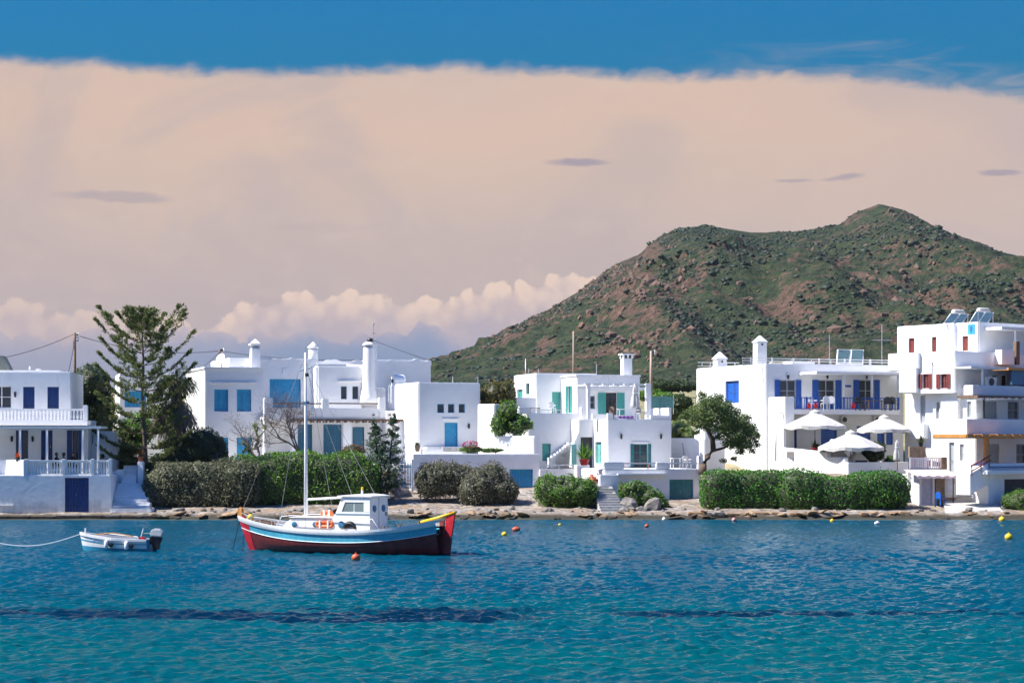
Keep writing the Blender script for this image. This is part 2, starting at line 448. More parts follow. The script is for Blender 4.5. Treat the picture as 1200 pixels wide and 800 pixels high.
            f = frame('door'); i0, i1 = a+.063, b-.063; n = 2 if w > 1.15 else 1
            for i in range(n):
                l = leaf(i0+(i1-i0)*i/n+.005, i0+(i1-i0)*(i+1)/n-.005, z0+.01, z1-.065, .07, f, 'door_leaf', False)
                x = i0+(i1-i0)*(i+1)/n-.10
                if i == 0: MB(MM).box(x, x+.03, .03, .07, z0+h*.45, z0+h*.45+.14).build('handle', STEEL, l)
        elif k == 'plank':                         # boarded double door of a boat store
            f = frame('boat_store_door', .07); i0, i1 = a+.072, b-.072; n = max(4, int(w/.22))
            for i in range(n):
                x0 = i0+(i1-i0)*i/n; x1 = i0+(i1-i0)*(i+1)/n
                MB(MM).box(x0+.006, x1-.006, .075+.004*(i % 2), .12, z0+.02, z1-.075).build('plank', c, f)
            for y in (.2, .75): MB(MM).box(i0+.02, i1-.02, .055, .0745, z0+h*y, z0+h*y+.08).build('cross_rail', c, f)
            MB(MM).box((i0+i1)/2-.07, (i0+i1)/2-.04, .02, .055, z0+h*.5, z0+h*.5+.14).build('handle', STEEL, f)
        elif k == 'dark':
            f = frame('window', .05, m=c)
            MB(MM).box(a+.052, b-.052, .1, .11, z0+.052, z1-.052).build('pane', GLASS, f)
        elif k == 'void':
            MB(MM).box(a, b, .10, .12, z0, z1).build('painted_shade_panel', INNER, root)  # solid dark panel, the shade of the opening put into its colour
    def box(s, name, mat, x0, x1, y0, y1, w0, w1, bevel=0.0, parent=None):      # pixel-traced box on plane w0
        u0, u1 = s.u(x0, w0), s.u(x1, w0)
        return MB().box(u0, u1, w0, w1, s.z(y1, u0, w0), s.z(y0, u0, w0)).build(name, mat, parent or s.root, bevel)
    def ledge(s, x0, x1, y, w0=0.0, out=.12): return s.box('ledge', WHITE, x0, x1, y, y+1.3, w0-out, w0+.02)
    def lamp(s, px, py, w0=0.0):
        u, w, z = s.pt(px, py, w0); q = MB(); q.box(u-.05, u+.05, w-.06, w+.02, z-.03, z+.03); q.lathe(u, w-.12, [(.03, z+.2), (.09, z+.12), (.07, z-.16), (.02, z-.2)], 6)
        return q.build('wall_lamp', DARK, s.root)
    def chimney(s, px, y0, y1, wpx, w=2.0, cap='cone', depth=None):
        u, _, zt = s.pt(px, y0, w); zb = s.z(y1, u, w); wd = wpx/FPX*s.Y(u, w); h = zt-zb; q = MB(); d = depth or wd
        if cap == 'cone':
            q.taper(u, w, zb-.4, zt-h*.32, wd*1.1, d*1.1, wd*.86, d*.86); o = q.build('chimney', WHITE, s.root, .05)
            q = MB()
            for a, b in ((-1, -1), (1, -1), (1, 1), (-1, 1)): q.box(u+a*wd*.3-.07, u+a*wd*.3+.07, w+b*d*.3-.07, w+b*d*.3+.07, zt-h*.34, zt-h*.22)
            q.box(u-wd*.25, u+wd*.25, w-d*.25, w+d*.25, zt-h*.34, zt-h*.23); q.build('chimney_vent', GREYP, o)
            q = MB(); q.taper(u, w, zt-h*.225, zt-h*.17, wd*1.15, d*1.15, wd*1.15, d*1.15); q.taper(u, w, zt-h*.169, zt, wd*.95, d*.95, wd*.1, d*.1); q.build('chimney_cap', WHITE, o, .03)
        elif cap == 'pyramid':
            q.taper(u, w, zb-.4, zt-h*.24, wd*.98, d*.98, wd*.94, d*.94); o = q.build('chimney', WHITE, s.root, .03)
            q = MB(); q.taper(u, w, zt-h*.239, zt-h*.2, wd*1.08, d*1.08, wd*1.08, d*1.08); q.taper(u, w, zt-h*.199, zt, wd*1.0, d*1.0, wd*.08, d*.08); q.build('chimney_cap', WHITE, o)
            MB().box(u-.06, u+.06, w-d*.52, w-d*.4, zt-h*.34, zt-h*.28).build('chimney_vent', INNER, o)
        elif cap == 'slot':
            q.taper(u, w, zb-.4, zt-.35, wd*.84, d*.84, wd*.8, d*.8); o = q.build('chimney', WHITE, s.root, .03)
            q = MB(); q.box(u-wd*.35, u+wd*.35, w-d*.35, w+d*.35, zt-.36, zt-.1); q.build('chimney_vent', INNER, o)
            q = MB()
            for a in (-.38, 0, .38):
                for b in (-.38, .38): q.box(u+a*wd-.06, u+a*wd+.06, w+b*d-.06, w+b*d+.06, zt-.36, zt-.1)
            q.box(u-wd*.55, u+wd*.55, w-d*.55, w+d*.55, zt-.1, zt); q.build('chimney_cap', WHITE, o)
        elif cap == 'round':
            q.lathe(u, w, [(wd*.5, zb-.4), (wd*.47, zb+h*.55), (wd*.42, zb+h*.58)], 14); o = q.build('chimney', WHITE, s.root, 0, True)
            MB().lathe(u, w, [(wd*.36, zb+h*.5), (wd*.36, zb+h*.72)], 10).build('chimney_vent', GREYP, o)
            MB().lathe(u, w, [(wd*.55, zb+h*.66), (wd*.56, zb+h*.72), (wd*.3, zb+h*.86), (.03, zt)], 14).build('chimney_cap', WHITE, o, 0, True)
        return o
    def pole(s, px, y0, y1, w, r=.03, mat=None, name='roof_pole'):
        u, _, zt = s.pt(px, y0, w); return MB().tube([(u, w, s.z(y1, u, w)-.2), (u, w, zt)], r, r, 6).build(name, mat or STEEL, s.root)
    def rail(s, x0, x1, y0, y1, w, n, mat, name='balcony_railing', bar=.02, posts=()):
        u0, u1 = s.u(x0, w), s.u(x1, w); zt, zb = s.z(y0, u0, w), s.z(y1, u0, w)
        q = MB(); q.box(u0, u1, w-.03, w+.03, zt-.06, zt); q.box(u0, u1, w-.025, w+.025, zb, zb+.05)
        for p in posts: uu = s.u(p, w); q.box(uu-.05, uu+.05, w-.04, w+.04, zb, zt+.03)
        o = q.build(name, mat, s.root); me = MB().box(-bar, bar, -bar, bar, zb+.05, zt-.06).mesh('baluster')
        for i in range(n): link('baluster', me, mat, o, (u0+(u1-u0)*(i+.5)/n, w, 0))
        return o
    def balustrade(s, x0, x1, y0, y1, w, n, mat=None):
        mat = mat or WHITE; u0, u1 = s.u(x0, w), s.u(x1, w); zt, zb = s.z(y0, u0, w), s.z(y1, u0, w); h = zt-zb
        q = MB(); q.box(u0, u1, w-.09, w+.09, zt-.12, zt); q.box(u0, u1, w-.085, w+.085, zb, zb+.08); o = q.build('balustrade', mat, s.root, .015)
        h2 = h-.2; me = MB().lathe(0, 0, [(.075, 0), (.05, .08*h2), (.085, .3*h2), (.045, .62*h2), (.04, .85*h2), (.07, h2)], 8).mesh('baluster', 0, True)
        for i in range(n): link('baluster', me, mat, o, (u0+(u1-u0)*(i+.5)/n, w, zb+.08))
        return o
def steps(root, name, mat, a, b, n, wa, wb, base, dep=None):
    """flight of n steps from world point a (bottom centre) to b (top centre), each step its own piece"""
    a, b = Vector(a), Vector(b); d = Vector((b.x-a.x, b.y-a.y, 0)); L = d.length; d.normalize(); sd = Vector((-d.y, d.x, 0)); inv = root.matrix_basis.inverted()
    for i in range(n):
        f0, f1 = i/n, (i+1)/n; p0 = a.lerp(b, f0); p1 = a.lerp(b, f1); z = a.z+(b.z-a.z)*f1; w = (wa+(wb-wa)*(f0+f1)/2)/2
        e = p1+d*.25 if i < n-1 else p1
        cs = [p0-sd*w, p0+sd*w, e+sd*w, e-sd*w]
        q = MB(); q.add([tuple(inv@Vector((c.x, c.y, base-.002*i))) for c in cs]+[tuple(inv@Vector((c.x, c.y, z))) for c in cs],
                        [(0, 3, 2, 1), (4, 5, 6, 7), (0, 1, 5, 4), (1, 2, 6, 5), (2, 3, 7, 6), (3, 0, 4, 7)])
        o = bpy.data.objects.new(name, q.mesh(name, .015)); COL.objects.link(o); o.data.materials.append(mat); o.parent = root
# ------------------------------------------------------------------ numpy noise
def vnoise(x, y, seed=0):
    xi = np.floor(x).astype(np.int64); yi = np.floor(y).astype(np.int64); fx = x-xi; fy = y-yi
    fx = fx*fx*(3-2*fx); fy = fy*fy*(3-2*fy)
    def h(a, b):
        n = (a*374761393+b*668265263+seed*1442695041) & 0x7fffffff
        n = ((n ^ (n >> 13))*1274126177) & 0x7fffffff
        return ((n ^ (n >> 16)) & 0xffff)/65535.0
    return (h(xi, yi)*(1-fx)+h(xi+1, yi)*fx)*(1-fy)+(h(xi, yi+1)*(1-fx)+h(xi+1, yi+1)*fx)*fy
def fbm(x, y, o=5, seed=0, g=.5):
    s = 0; a = 1; t_ = 0
    for i in range(o): s = s+a*vnoise(x*2**i, y*2**i, seed+i*17); t_ += a; a *= g
    return s/t_
def sstep(a, b, x): q = np.clip((x-a)/(b-a), 0, 1); return q*q*(3-2*q)
def npmesh(name, V, F, mat, smooth=True):
    me = bpy.data.meshes.new(name); V = np.asarray(V, np.float32); F = np.asarray(F, np.int32); n, k = F.shape
    me.vertices.add(len(V)); me.vertices.foreach_set('co', V.ravel()); me.loops.add(n*k); me.loops.foreach_set('vertex_index', F.ravel())
    me.polygons.add(n); me.polygons.foreach_set('loop_start', np.arange(0, n*k, k, dtype=np.int32)); me.polygons.foreach_set('loop_total', np.full(n, k, np.int32))
    me.polygons.foreach_set('use_smooth', np.full(n, smooth)); me.update(); me.validate()
    if mat: me.materials.append(mat)
    return me
def gridmesh(name, X, Y, Z, mat, smooth=True):
    r, c = X.shape; i = np.arange((r-1)*(c-1)); a = (i//(c-1))*c+i % (c-1)
    return npmesh(name, np.stack([X, Y, Z], -1).reshape(-1, 3), np.stack([a, a+1, a+c+1, a+c], -1), mat, smooth)
# ------------------------------------------------------------------ water
def f_water(tt, bs):
    p = pos(tt); x, y, z = sep(tt, p)
    big = noise(tt, scl(tt, p, (.05, .09, 1)), 1.0, 4, .55)
    c = mixc(tt, (y+(big-.5)*26.0).step(44.0, 84.0), (.0001, .066, .080), (.0001, .056, .098))
    c = mixc(tt, big.step(.42, .68)*.5, c, (.0001, .043, .082))
    # beds of sea grass on the bottom
    wv = noise(tt, scl(tt, p, (.16, .55, 1)), 1.0, 5, .6, .4)
    yy = y+(wv-.5)*5.0
    def band(a, b, e): return yy.step(a-e, a+e)*yy.step(b+e, b-e)
    beds = (band(57.2, 61.6, .5)*x.step(2.5, -1.0)*wv.step(.40, .50)).mx(band(58.6, 60.6, .35)*x.step(1.8, 4.0)*wv.step(.38, .50)).mx(band(84.0, 90.0, 1.0)*wv.step(.50, .62)*.55)
    beds = beds.mx(band(66.0, 72.0, 1.0)*wv.step(.52, .66)*.5)
    c = mixc(tt, beds*.93, c, (.0006, .012, .034))
    sh = (y+(wv-.5)*4.0).step(130.6, 133.0)
    c = mixc(tt, sh*.85, c, (.13, .20, .17))  # pale shallows, with the lighter shore reflection put into the colour
    tt.links.new(c.k, bs.inputs['Base Color'])
    bs.inputs['Roughness'].default_value = .12; bs.inputs['IOR'].default_value = 1.33; bs.inputs['Specular IOR Level'].default_value = .055; bs.inputs['Specular Tint'].default_value = (.45, .85, 1, 1)
    h = noise(tt, scl(tt, p, (2.6, 4.6, 1)), 1.0, 5, .62, .4) + noise(tt, scl(tt, p, (7.0, 12.0, 1)), 1.0, 4, .6, .3)*.38
    bump(tt, bs, h, .62, .085)
WATER = pmat('sea_water', f_water)
ys = HOR + np.concatenate([np.linspace(90.6, 96, 24, endpoint=False), np.linspace(96, 283, 500, endpoint=False), np.linspace(283, 560, 90)]) - HOR
rowsY = CZ*FPX/ys
rowsY = np.concatenate([[150.0, 141.0, 136.0], rowsY])
ncol = 900
cu = np.linspace(-1, 1, ncol); cu = np.sign(cu)*(np.abs(cu)*.62+np.abs(cu)**5*.7)
Xg = cu[None, :]*(rowsY[:, None]*.5+6.0); Yg = np.repeat(rowsY[:, None], ncol, 1)
Zg = np.zeros_like(Xg); dY = np.abs(np.gradient(rowsY))[:, None]
wr = np.random.default_rng(5)
for i in range(46):
    lam = .18*(1.5/.18)**wr.random(); th = R(90)+wr.normal()*.75 if i % 3 else wr.random()*6.28
    k_ = 2*math.pi/lam; amp = .0088*lam**.85
    vis = np.clip((lam*abs(math.sin(th))**-1 if abs(math.sin(th)) > .05 else 99)/(2.6*dY)-.6, 0, 1) if True else 1
    ph = k_*(Xg*math.cos(th)+Yg*math.sin(th))+wr.random()*6.28+1.1*np.sin(Xg*.31+i)+1.0*np.sin(Yg*.23+i*2.1)
    s_ = np.sin(ph); Zg += amp*vis*(s_+.35*s_*s_)
Zg *= (.55+.9*fbm(Xg*.11, Yg*.07, 3, 3))*(1-.75*sstep(130, 132.6, Yg))
Zg -= Zg.mean(); Zg -= .02
wat = link('sea', gridmesh('sea', Xg[::-1], Yg[::-1], Zg[::-1], WATER), None); tag(wat, kind='structure')

# ------------------------------------------------------------------ shore and village ground
def hgt(X, Y):
    X = np.asarray(X, float); Y = np.asarray(Y, float)
    jig = (fbm(X*.22, X*0+3.3, 4, 9)-.5)*1.3
    z = np.interp(Y+jig*sstep(139, 134, Y), [118, 130, 133, 133.8, 138, 143, 148, 155, 175, 250, 400, 700], [-1.8, -.45, -.02, .28, .62, 1.25, 2.2, 3.2, 5.0, 9.0, 15, 22])
    a = aX(166)*138.0
    up = lambda q: np.where(q > .01, q, -9)
    z = np.maximum(z, up(2.85*sstep(138.2, 140.5, Y)*(1-sstep(a, a+.8, X))))                       # terrace behind the navy-shuttered house
    l, r = aX(176)*143, aX(470)*143
    z = np.maximum(z, up(2.9*sstep(140.0, 142.5, Y)*sstep(l-.5, l+.5, X)*(1-sstep(r-.6, r+.6, X))))  # behind the clipped hedges
    l, r = aX(826)*139, aX(1064)*139
    z = np.maximum(z, up(2.75*sstep(138.2, 140.2, Y)*sstep(l-.1, l+.3, X)*(1-sstep(r-.6, r+.4, X))))  # bank behind the long hedge
    z = z+(fbm(X*.9, Y*.9, 4, 5)-.5)*.22*sstep(133.2, 134.5, Y)
    return z
def f_ground(tt, bs):
    p = pos(tt); x, y, z = sep(tt, p); n = noise(tt, p, .5, 6, .65); peb = voro(tt, p, 3.2); pc = voro(tt, p, 3.2, out='Color')
    fine = noise(tt, p, 5.0, 5, .7)
    sand = mixc(tt, fine.step(.3, .7), (.17, .115, .075), (.30, .22, .15))
    pr, pg, pb = sep(tt, pc)
    stones = mixc(tt, pr, (.09, .08, .07), (.37, .33, .29))
    c = mixc(tt, (n+pg*.25).step(.48, .70), sand, stones)
    grass = mixc(tt, fine.step(.3, .7), (.05, .09, .02), (.17, .18, .06))
    c = mixc(tt, (z+(n-.5)*1.6).step(2.4, 3.4), c, mixc(tt, n.step(.40, .62), grass, (.33, .26, .15)))
    c = mixc(tt, (z+(n-.5)*.3).step(.34, .12), c, (.035, .03, .018))
    tt.links.new(c.k, bs.inputs['Base Color']); bs.inputs['Roughness'].default_value = .95
    bump(tt, bs, fine+peb*.6, .7, .08)
gy = np.concatenate([np.arange(118, 131, 2.0), np.arange(131, 146, .22), np.arange(146, 180, 1.0), np.arange(180, 480, 8.0)])
gx = np.concatenate([np.arange(-220, -40, 8.0), np.arange(-40, 40, .28), np.arange(40, 260, 8.0)])
GX, GY = np.meshgrid(gx, gy); GZ = hgt(GX, GY)
GROUND = pmat('shore_ground', f_ground)
tag(link('ground', gridmesh('ground', GX, GY, GZ, GROUND), None), kind='structure')

# ------------------------------------------------------------------ hill
SIL = [(-900, 500), (-200, 492), (100, 482), (330, 470), (430, 462), (505, 441), (560, 408), (600, 384), (640, 364), (680, 340), (720, 310), (750, 298), (765, 283), (790, 269), (830, 264), (880, 272), (930, 272), (985, 263), (1000, 250), (1030, 239), (1060, 246), (1090, 263), (1120, 276), (1150, 291), (1200, 306), (1300, 345), (1500, 400), (1900, 450), (2600, 480)]
YR = 1150.0
sx = np.array([aX(p[0])*YR for p in SIL]); sz = np.array([(HOR-p[1])/FPX*YR for p in SIL])+CZ
hx = np.concatenate([np.arange(-700, -140, 14.0), np.arange(-140, 330, 1.9), np.arange(330, 980, 13.0)]); hy = np.concatenate([np.arange(430, 640, 9.0), np.arange(640, 1168, 2.1), np.arange(1168, 1700, 20.0)])
HX, HY = np.meshgrid(hx, hy)
def hillz(X, Y):
    ridge = np.interp(X, sx, sz)
    q = (Y-600)/(YR-600); prof = np.where(q < 1, np.clip(q, 0, 1)**1.12, 1-np.clip(q-1, 0, 2)*.6)
    z0 = np.interp(Y, [430, 600, 1150], [13.5, 19, 19])
    z = z0+(ridge-z0)*np.clip(prof, 0, 1)
    mid = np.clip(q*2.6, 0, 1)*np.clip((1-q)*1.9, .004, 1)
    gul = 1-np.abs(2*fbm(X*.012+Y*.002, Y*.0035, 4, 31)-1)
    z = z+mid*((gul-.62)*46+(fbm(X*.02, Y*.016, 5, 41)-.5)*30)*np.clip(ridge/110, .15, 1)
    z = z+(fbm(X*.09, Y*.09, 4, 51, .6)-.5)*5.0*np.clip(q*2, .2, 1)*np.clip((1.04-q)*5, .22, 1)
    rk = np.clip(fbm(X*.03, Y*.03, 3, 77)-.52, 0, 1)
    z = z+rk*(np.abs(fbm(X*.22, Y*.22, 3, 61, .6)-.5))*70*np.clip(mid-.04, 0, 1)
    tm = sstep(.46, .54, fbm(X*.011+5, Y*.009, 3, 90))*mid     # old field terraces
    st = 4.2; f = (z/st) % 1
    zt = (np.floor(z/st)+sstep(.62, .95, f))*st
    return z+(zt-z)*tm*.85
HZ = hillz(HX, HY)
def f_hill(tt, bs):
    p = pos(tt); x, y, z = sep(tt, p)
    n = noise(tt, p, .035, 6, .65); m = noise(tt, p, .16, 5, .65); f = noise(tt, p, .55, 4, .7); v = voro(tt, p, .16)
    g = mixc(tt, m.step(.36, .64), (.013, .031, .0145), (.039, .062, .024))
    c = mixc(tt, f.step(.42, .66)*.75, g, (.066, .050, .037))
    nn = tt.nodes.new('ShaderNodeNewGeometry'); nx, ny, nz = sep(tt, S(tt, nn.outputs['Normal']))
    rock = mixc(tt, f.step(.3, .7), (.052, .034, .026), (.14, .088, .064))
    rm = (m*.65+n*.6+(1.0-nz)*.40).step(.66, .77)
    c = mixc(tt, rm, c, rock)
    c = mixc(tt, v.step(.38, .20)*f.step(.38, .6)*.8, c, (.008, .018, .011))
    tt.links.new(c.k, bs.inputs['Base Color']); bs.inputs['Roughness'].default_value = .95
    bs.inputs['Specular IOR Level'].default_value = .1
    bump(tt, bs, m*1.0+f*.6-v*.5, .9, 3.0)
HILL = pmat('hillside', f_hill)
tag(link('hill', gridmesh('hill', HX, HY, HZ, HILL), None), kind='structure')
ICO1 = None
def ico(sub):
    bm = bmesh.new(); bmesh.ops.create_icosphere(bm, subdivisions=sub, radius=1)
    v = np.array([q.co[:] for q in bm.verts]); f = np.array([[q.index for q in a.verts] for a in bm.faces]); bm.free(); return v, f
IV, IF = ico(2); JV, JF = ico(1)
def scatter(name, mat, P, Rr, sc, sub, jit, seed, smooth=False):
    r = np.random.default_rng(seed); v0, f0 = (IV, IF) if sub == 2 else (JV, JF); n = len(P)
    v = v0[None]*(1+r.normal(size=(n, len(v0), 1))*jit); v = v*np.asarray(sc)[None, None]*Rr[:, None, None]
    a = r.random(n)*6.28; c, s_ = np.cos(a)[:, None], np.sin(a)[:, None]
    x = v[..., 0]*c-v[..., 1]*s_; y = v[..., 0]*s_+v[..., 1]*c
    V = np.stack([x, y, v[..., 2]], -1)+P[:, None]
    F = f0[None]+(np.arange(n)*len(v0))[:, None, None]
    return npmesh(name, V.reshape(-1, 3), F.reshape(-1, 3), mat, smooth)
def hillpts(n, fn, seed):
    r = np.random.default_rng(seed); X = r.uniform(-130, 330, n*6); Y = r.uniform(620, 1160, n*6)
    k_ = fn(X, Y) > r.random(n*6); X, Y = X[k_][:n], Y[k_][:n]; return np.stack([X, Y, hillz(X, Y)], -1)
BUSHM = foliage('maquis_leaf', (.008, .020, .012), (.026, .042, .019), (.045, .047, .027), .05)
def f_rock(tt, bs):
    p = pos(tt); n = noise(tt, p, .4, 5, .7); r = isl(tt)
    c = mixc(tt, (n*.6+r*.5), (.062, .039, .028), (.19, .115, .08)); tt.links.new(c.k, bs.inputs['Base Color']); bs.inputs['Roughness'].default_value = .9
    bump(tt, bs, noise(tt, p, 1.2, 5, .7), .8, .6)
HROCK = pmat('reddish_hill_rock', f_rock)
bp = hillpts(32000, lambda X, Y: np.clip((fbm(X*.03, Y*.03, 4, 12)-.44)*6, .02, 1), 21)
br = np.random.default_rng(4).gamma(1.2, .28, len(bp))+.22
tag(link('hillside_shrubs', scatter('hillside_shrubs', BUSHM, bp, br, (1.25, 1.0, .75), 1, .28, 8, True), None), 'dark green low shrubs dotted over the hillside behind the village', 'shrubs', kind='stuff')
def rocky(X, Y):
    px = 600+FPX*X/Y; z = hillz(X, Y); py = HOR-(z-CZ)/Y*FPX
    b = lambda cx, cy, rx, ry: np.exp(-((px-cx)/rx)**2-((py-cy)/ry)**2)
    k_ = .9*b(745, 335, 60, 28)+.9*b(735, 400, 45, 30)+.6*b(640, 372, 40, 22)+.7*b(950, 390, 30, 18)+.35*b(1060, 330, 40, 60)+.3*b(880, 370, 40, 40)
    return np.clip(k_*np.clip((fbm(X*.05, Y*.05, 3, 14)-.35)*4, 0, 1)+.006, 0, 1)
rp = hillpts(7000, rocky, 33); rr = np.random.default_rng(6).gamma(1.6, .32, len(rp))+.25
tag(link('hillside_rocks', scatter('hillside_rocks', HROCK, rp, rr, (1.1, .9, 1.0), 1, .2, 9), None), 'reddish brown rock outcrops breaking through the hillside scrub', 'rocks', kind='stuff')
# ================================================================== houses
def slab(F, name, mat, x0, x1, y0, y1, w0, w1, bevel=.02): return F.box(name, mat, x0, x1, y0, y1, w0, w1, bevel)

# ---------------- house with navy shutters and balustrades
F = Frame('seafront_house', 27, 134.2, R(5), .15, 'white two storey house with navy shutters, balustraded balcony and boat store on the waterline', 'house')
W0 = 4.6
F.block(-70, 83, 435, 556, W0, 7, front=[('glaz', -10, 452, 13.5, 478, NAVY, WOODW), ('shut', 27, 453, 40.5, 478.5, NAVY), ('shut', 55.5, 453, 69, 478.5, NAVY),
        ('glaz', 18.5, 504, 33, 541, NAVY), ('door', 48, 504, 61.5, 541, NAVY), ('glaz', -30, 504, -14, 541, NAVY)])
F.block(83, 103, 492, 556, W0+.02, 5, front=[('open', 85, 504, 92, 541, NAVY, None, .35)])
F.block(103, 137, 505, 556, W0+2.4, 4, front=[('dark', 105, 510, 109, 520, NAVY)])
F.lamp(18, 462, W0); F.lamp(14, 514, W0); F.lamp(38.5, 514, W0)
slab(F, 'roof_edge', WHITE, -70, 70, 433.4, 435.5, W0+.3, W0+6.5)
MB().tube([F.pt(35, 433, W0+1), F.pt(35, 429, W0+1)], .07).build('roof_pipe', WOODW, F.root)
F.box('roof_lump', WHITE, 41, 48, 432, 434, W0+1, W0+1.6, .05)
q = MB(); a = F.u(0, W0+2); z = F.z(434, 0, W0+2); q.prism([(a-2.6, z), (a+.75, z), (a+.25, z+1.0), (a-2.6, z+1.0)], W0+2, W0+3.2); q.build('stair_head', plain('grey_green_render', (.17, .19, .17), .8), F.root, .03)
# balcony
BW = 2.6
slab(F, 'balcony_floor', WHITE, -70, 102.5, 492.5, 498, BW, W0+.05)
F.balustrade(-70, 97, 478.5, 493, BW+.15, 40)
F.box('balcony_post', WHITE, 97.2, 102.5, 474.5, 492.4, BW, BW+.4, .03)
# thin porch roof on slim posts
PW = 1.0
slab(F, 'porch_roof', WOODW, -70, 119, 499.2, 501.8, PW, W0-.01, .01)
for x in (-30, 23.5, 55, 97, 115): MB().tube([F.pt(x, 501.8, PW+.15), F.pt(x, 556, PW+.15)], .085, .085, 8).build('porch_post', WOODW, F.root, 0, True)
# terrace on the boat store
F.block(-70, 131, 556.3, 608, 0, W0, front=[('plank', 76, 559.5, 104, 602, NAVY)], name='boat_store_wall', rev=.3)
ft = F.z(556.3)
for x0, x1 in ((28, 32.5), (72, 76.5), (106, 110.5), (126.5, 131)): F.box('terrace_post', WHITE, x0, x1, 537.5, 556.2, .02, .36, .03)
F.balustrade(32.6, 71.9, 539, 556, .19, 12); F.balustrade(76.6, 105.9, 539, 556, .19, 9); F.balustrade(110.6, 126.4, 539, 556, .19, 5)
u0 = F.u(27.9, 0); zt = F.z(538.5)
q = MB(); dx_, dy_ = -math.cos(R(40)), math.sin(R(40))
q.prism([(u0, -.03), (u0+.18, .12), (u0+.18+dx_*5.2, .12+dy_*5.2), (u0+dx_*5.2, -.03+dy_*5.2)], ft-.12, zt, 'z'); q.build('parapet', WHITE, F.root, .03)
F.box('drain_pipe', WOODW, -20, 16, 591.5, 593, -.12, -.02, .02)
# ---------------- stairs beside it
st = empty('waterside_steps', PT(152, 600, 134.6), 0, 'whitewashed stone steps climbing from the water beside the navy boat store door', 'steps')
ROOTZ[st.name] = 0
P0 = PT(154, 603, 134.4); P1 = PT(151, 566, 138.2)
steps(st, 'step', WHITE, P0, P1, 10, 2.75, 1.5, 0.0)
P2 = PT(153, 545, 141.4); steps(st, 'step', WHITE, P1, P2, 6, 1.0, .9, 0.5)
iv = st.matrix_basis.inverted()
def wbox(root, name, mat, px0, px1, y0, y1, Y0, dep, bevel=.04):
    a, b = PT(px0, y1, Y0), PT(px1, y0, Y0); L = root.matrix_basis.inverted()
    return MB(lambda x, y, z: tuple(L@Vector((x, y, z)))).box(a.x, b.x, Y0, Y0+dep, a.z, b.z).build(name, mat, None, bevel)
def wpart(root, *a, **k): o = wbox(root, *a, **k); o.parent = root; return o
for i in range(5): wpart(st, 'side_wall', WHITE, 163+i*3.2, 166.4+i*3.2, 570+i*6.2, 603, 137.6-i*.62, .7)
wpart(st, 'gate_post', WHITE, 161, 168, 540.5, 572, 138.6, .45); wpart(st, 'gate_post', WHITE, 136.5, 145.5, 550, 572, 139.0, .5)
wpart(st, 'low_wall', WHITE, 118, 137, 552, 575, 139.2, .4)
def pot(px, py, Y, r=.22, h=.38, mat=TERRA, label='terracotta flower pot', leafm=None, leafh=.4, name='potted_plant', n=90, group=None):
    p = PT(px, py, Y); e = empty(name, p, rnd.random()*6, label, 'plant pot', group)
    MB().lathe(0, 0, [(r*.65, 0), (r*.95, h*.85), (r*1.1, h*.86), (r*1.1, h), (r*.9, h), (r*.85, h*.8)], 12).build('pot', mat, e, 0, True)
    if leafm:
        V = []; Fc = []
        for i in range(n):
            a = rnd.random()*6.28; el = rnd.uniform(.2, 1.5); L = leafh*rnd.uniform(.5, 1.1); w = .03+.025*min(leafh, .8)
            d = Vector((math.cos(a)*math.cos(el), math.sin(a)*math.cos(el), math.sin(el))); sd = Vector((-math.sin(a), math.cos(a), 0))*w
            b = Vector((0, 0, h*.85))+d*L*rnd.uniform(0, .5); k_ = len(V); V += [b-sd*.2, b+d*L*.5-sd, b+d*L, b+d*L*.5+sd]; Fc.append((k_, k_+1, k_+2, k_+3))
        me = bpy.data.meshes.new('foliage'); me.from_pydata(V, [], Fc); link('foliage', me, leafm, e)
    return e
# ---------------- house with light blue shutters
F = Frame('terraced_villa', 240, 150, R(18), 2.4, 'large white flat roofed villa with light blue shutters, conical chimneys and a timber porch', 'house')
F.block(240, 309, 430, 560, 0, 9, front=[('shut', 251, 456, 267.5, 482, SKYB), ('shut', 277.5, 456, 294.5, 482, SKYB), ('shut', 255, 512.5, 267.5, 540, SKYB), ('shut', 277.5, 512.5, 294.5, 540, SKYB)])
slab(F, 'roof_edge', WHITE, 239, 310.5, 429.4, 432.4, -.12, 8, .04)
for i in range(7): F.box('ledge', WHITE, 246+i*8, 252.5+i*8, 447.5, 449, -.1, .02)
F.block(268, 371, 419, 560, 2.4, 8, front=[('plank', 316, 444, 352.5, 478, SKYB)])
F.box('niche', WHITE, 331, 337, 431.5, 437, 2.36, 2.5)
F.block(371, 425, 428, 560, 1.0, 8, front=[('dark', 399.5, 452.5, 406.5, 467.5, TEALB), ('dark', 413, 452.5, 420, 467.5, TEALB)], bevel=.14)
F.ledge(397, 424, 445.6, 1.0, .16)
F.block(430, 505, 421, 560, 5.5, 7, front=[('shut', 451, 439.5, 465.5, 462, WHITE)])
F.block(425, 452, 454, 500, 1.6, 3.8)
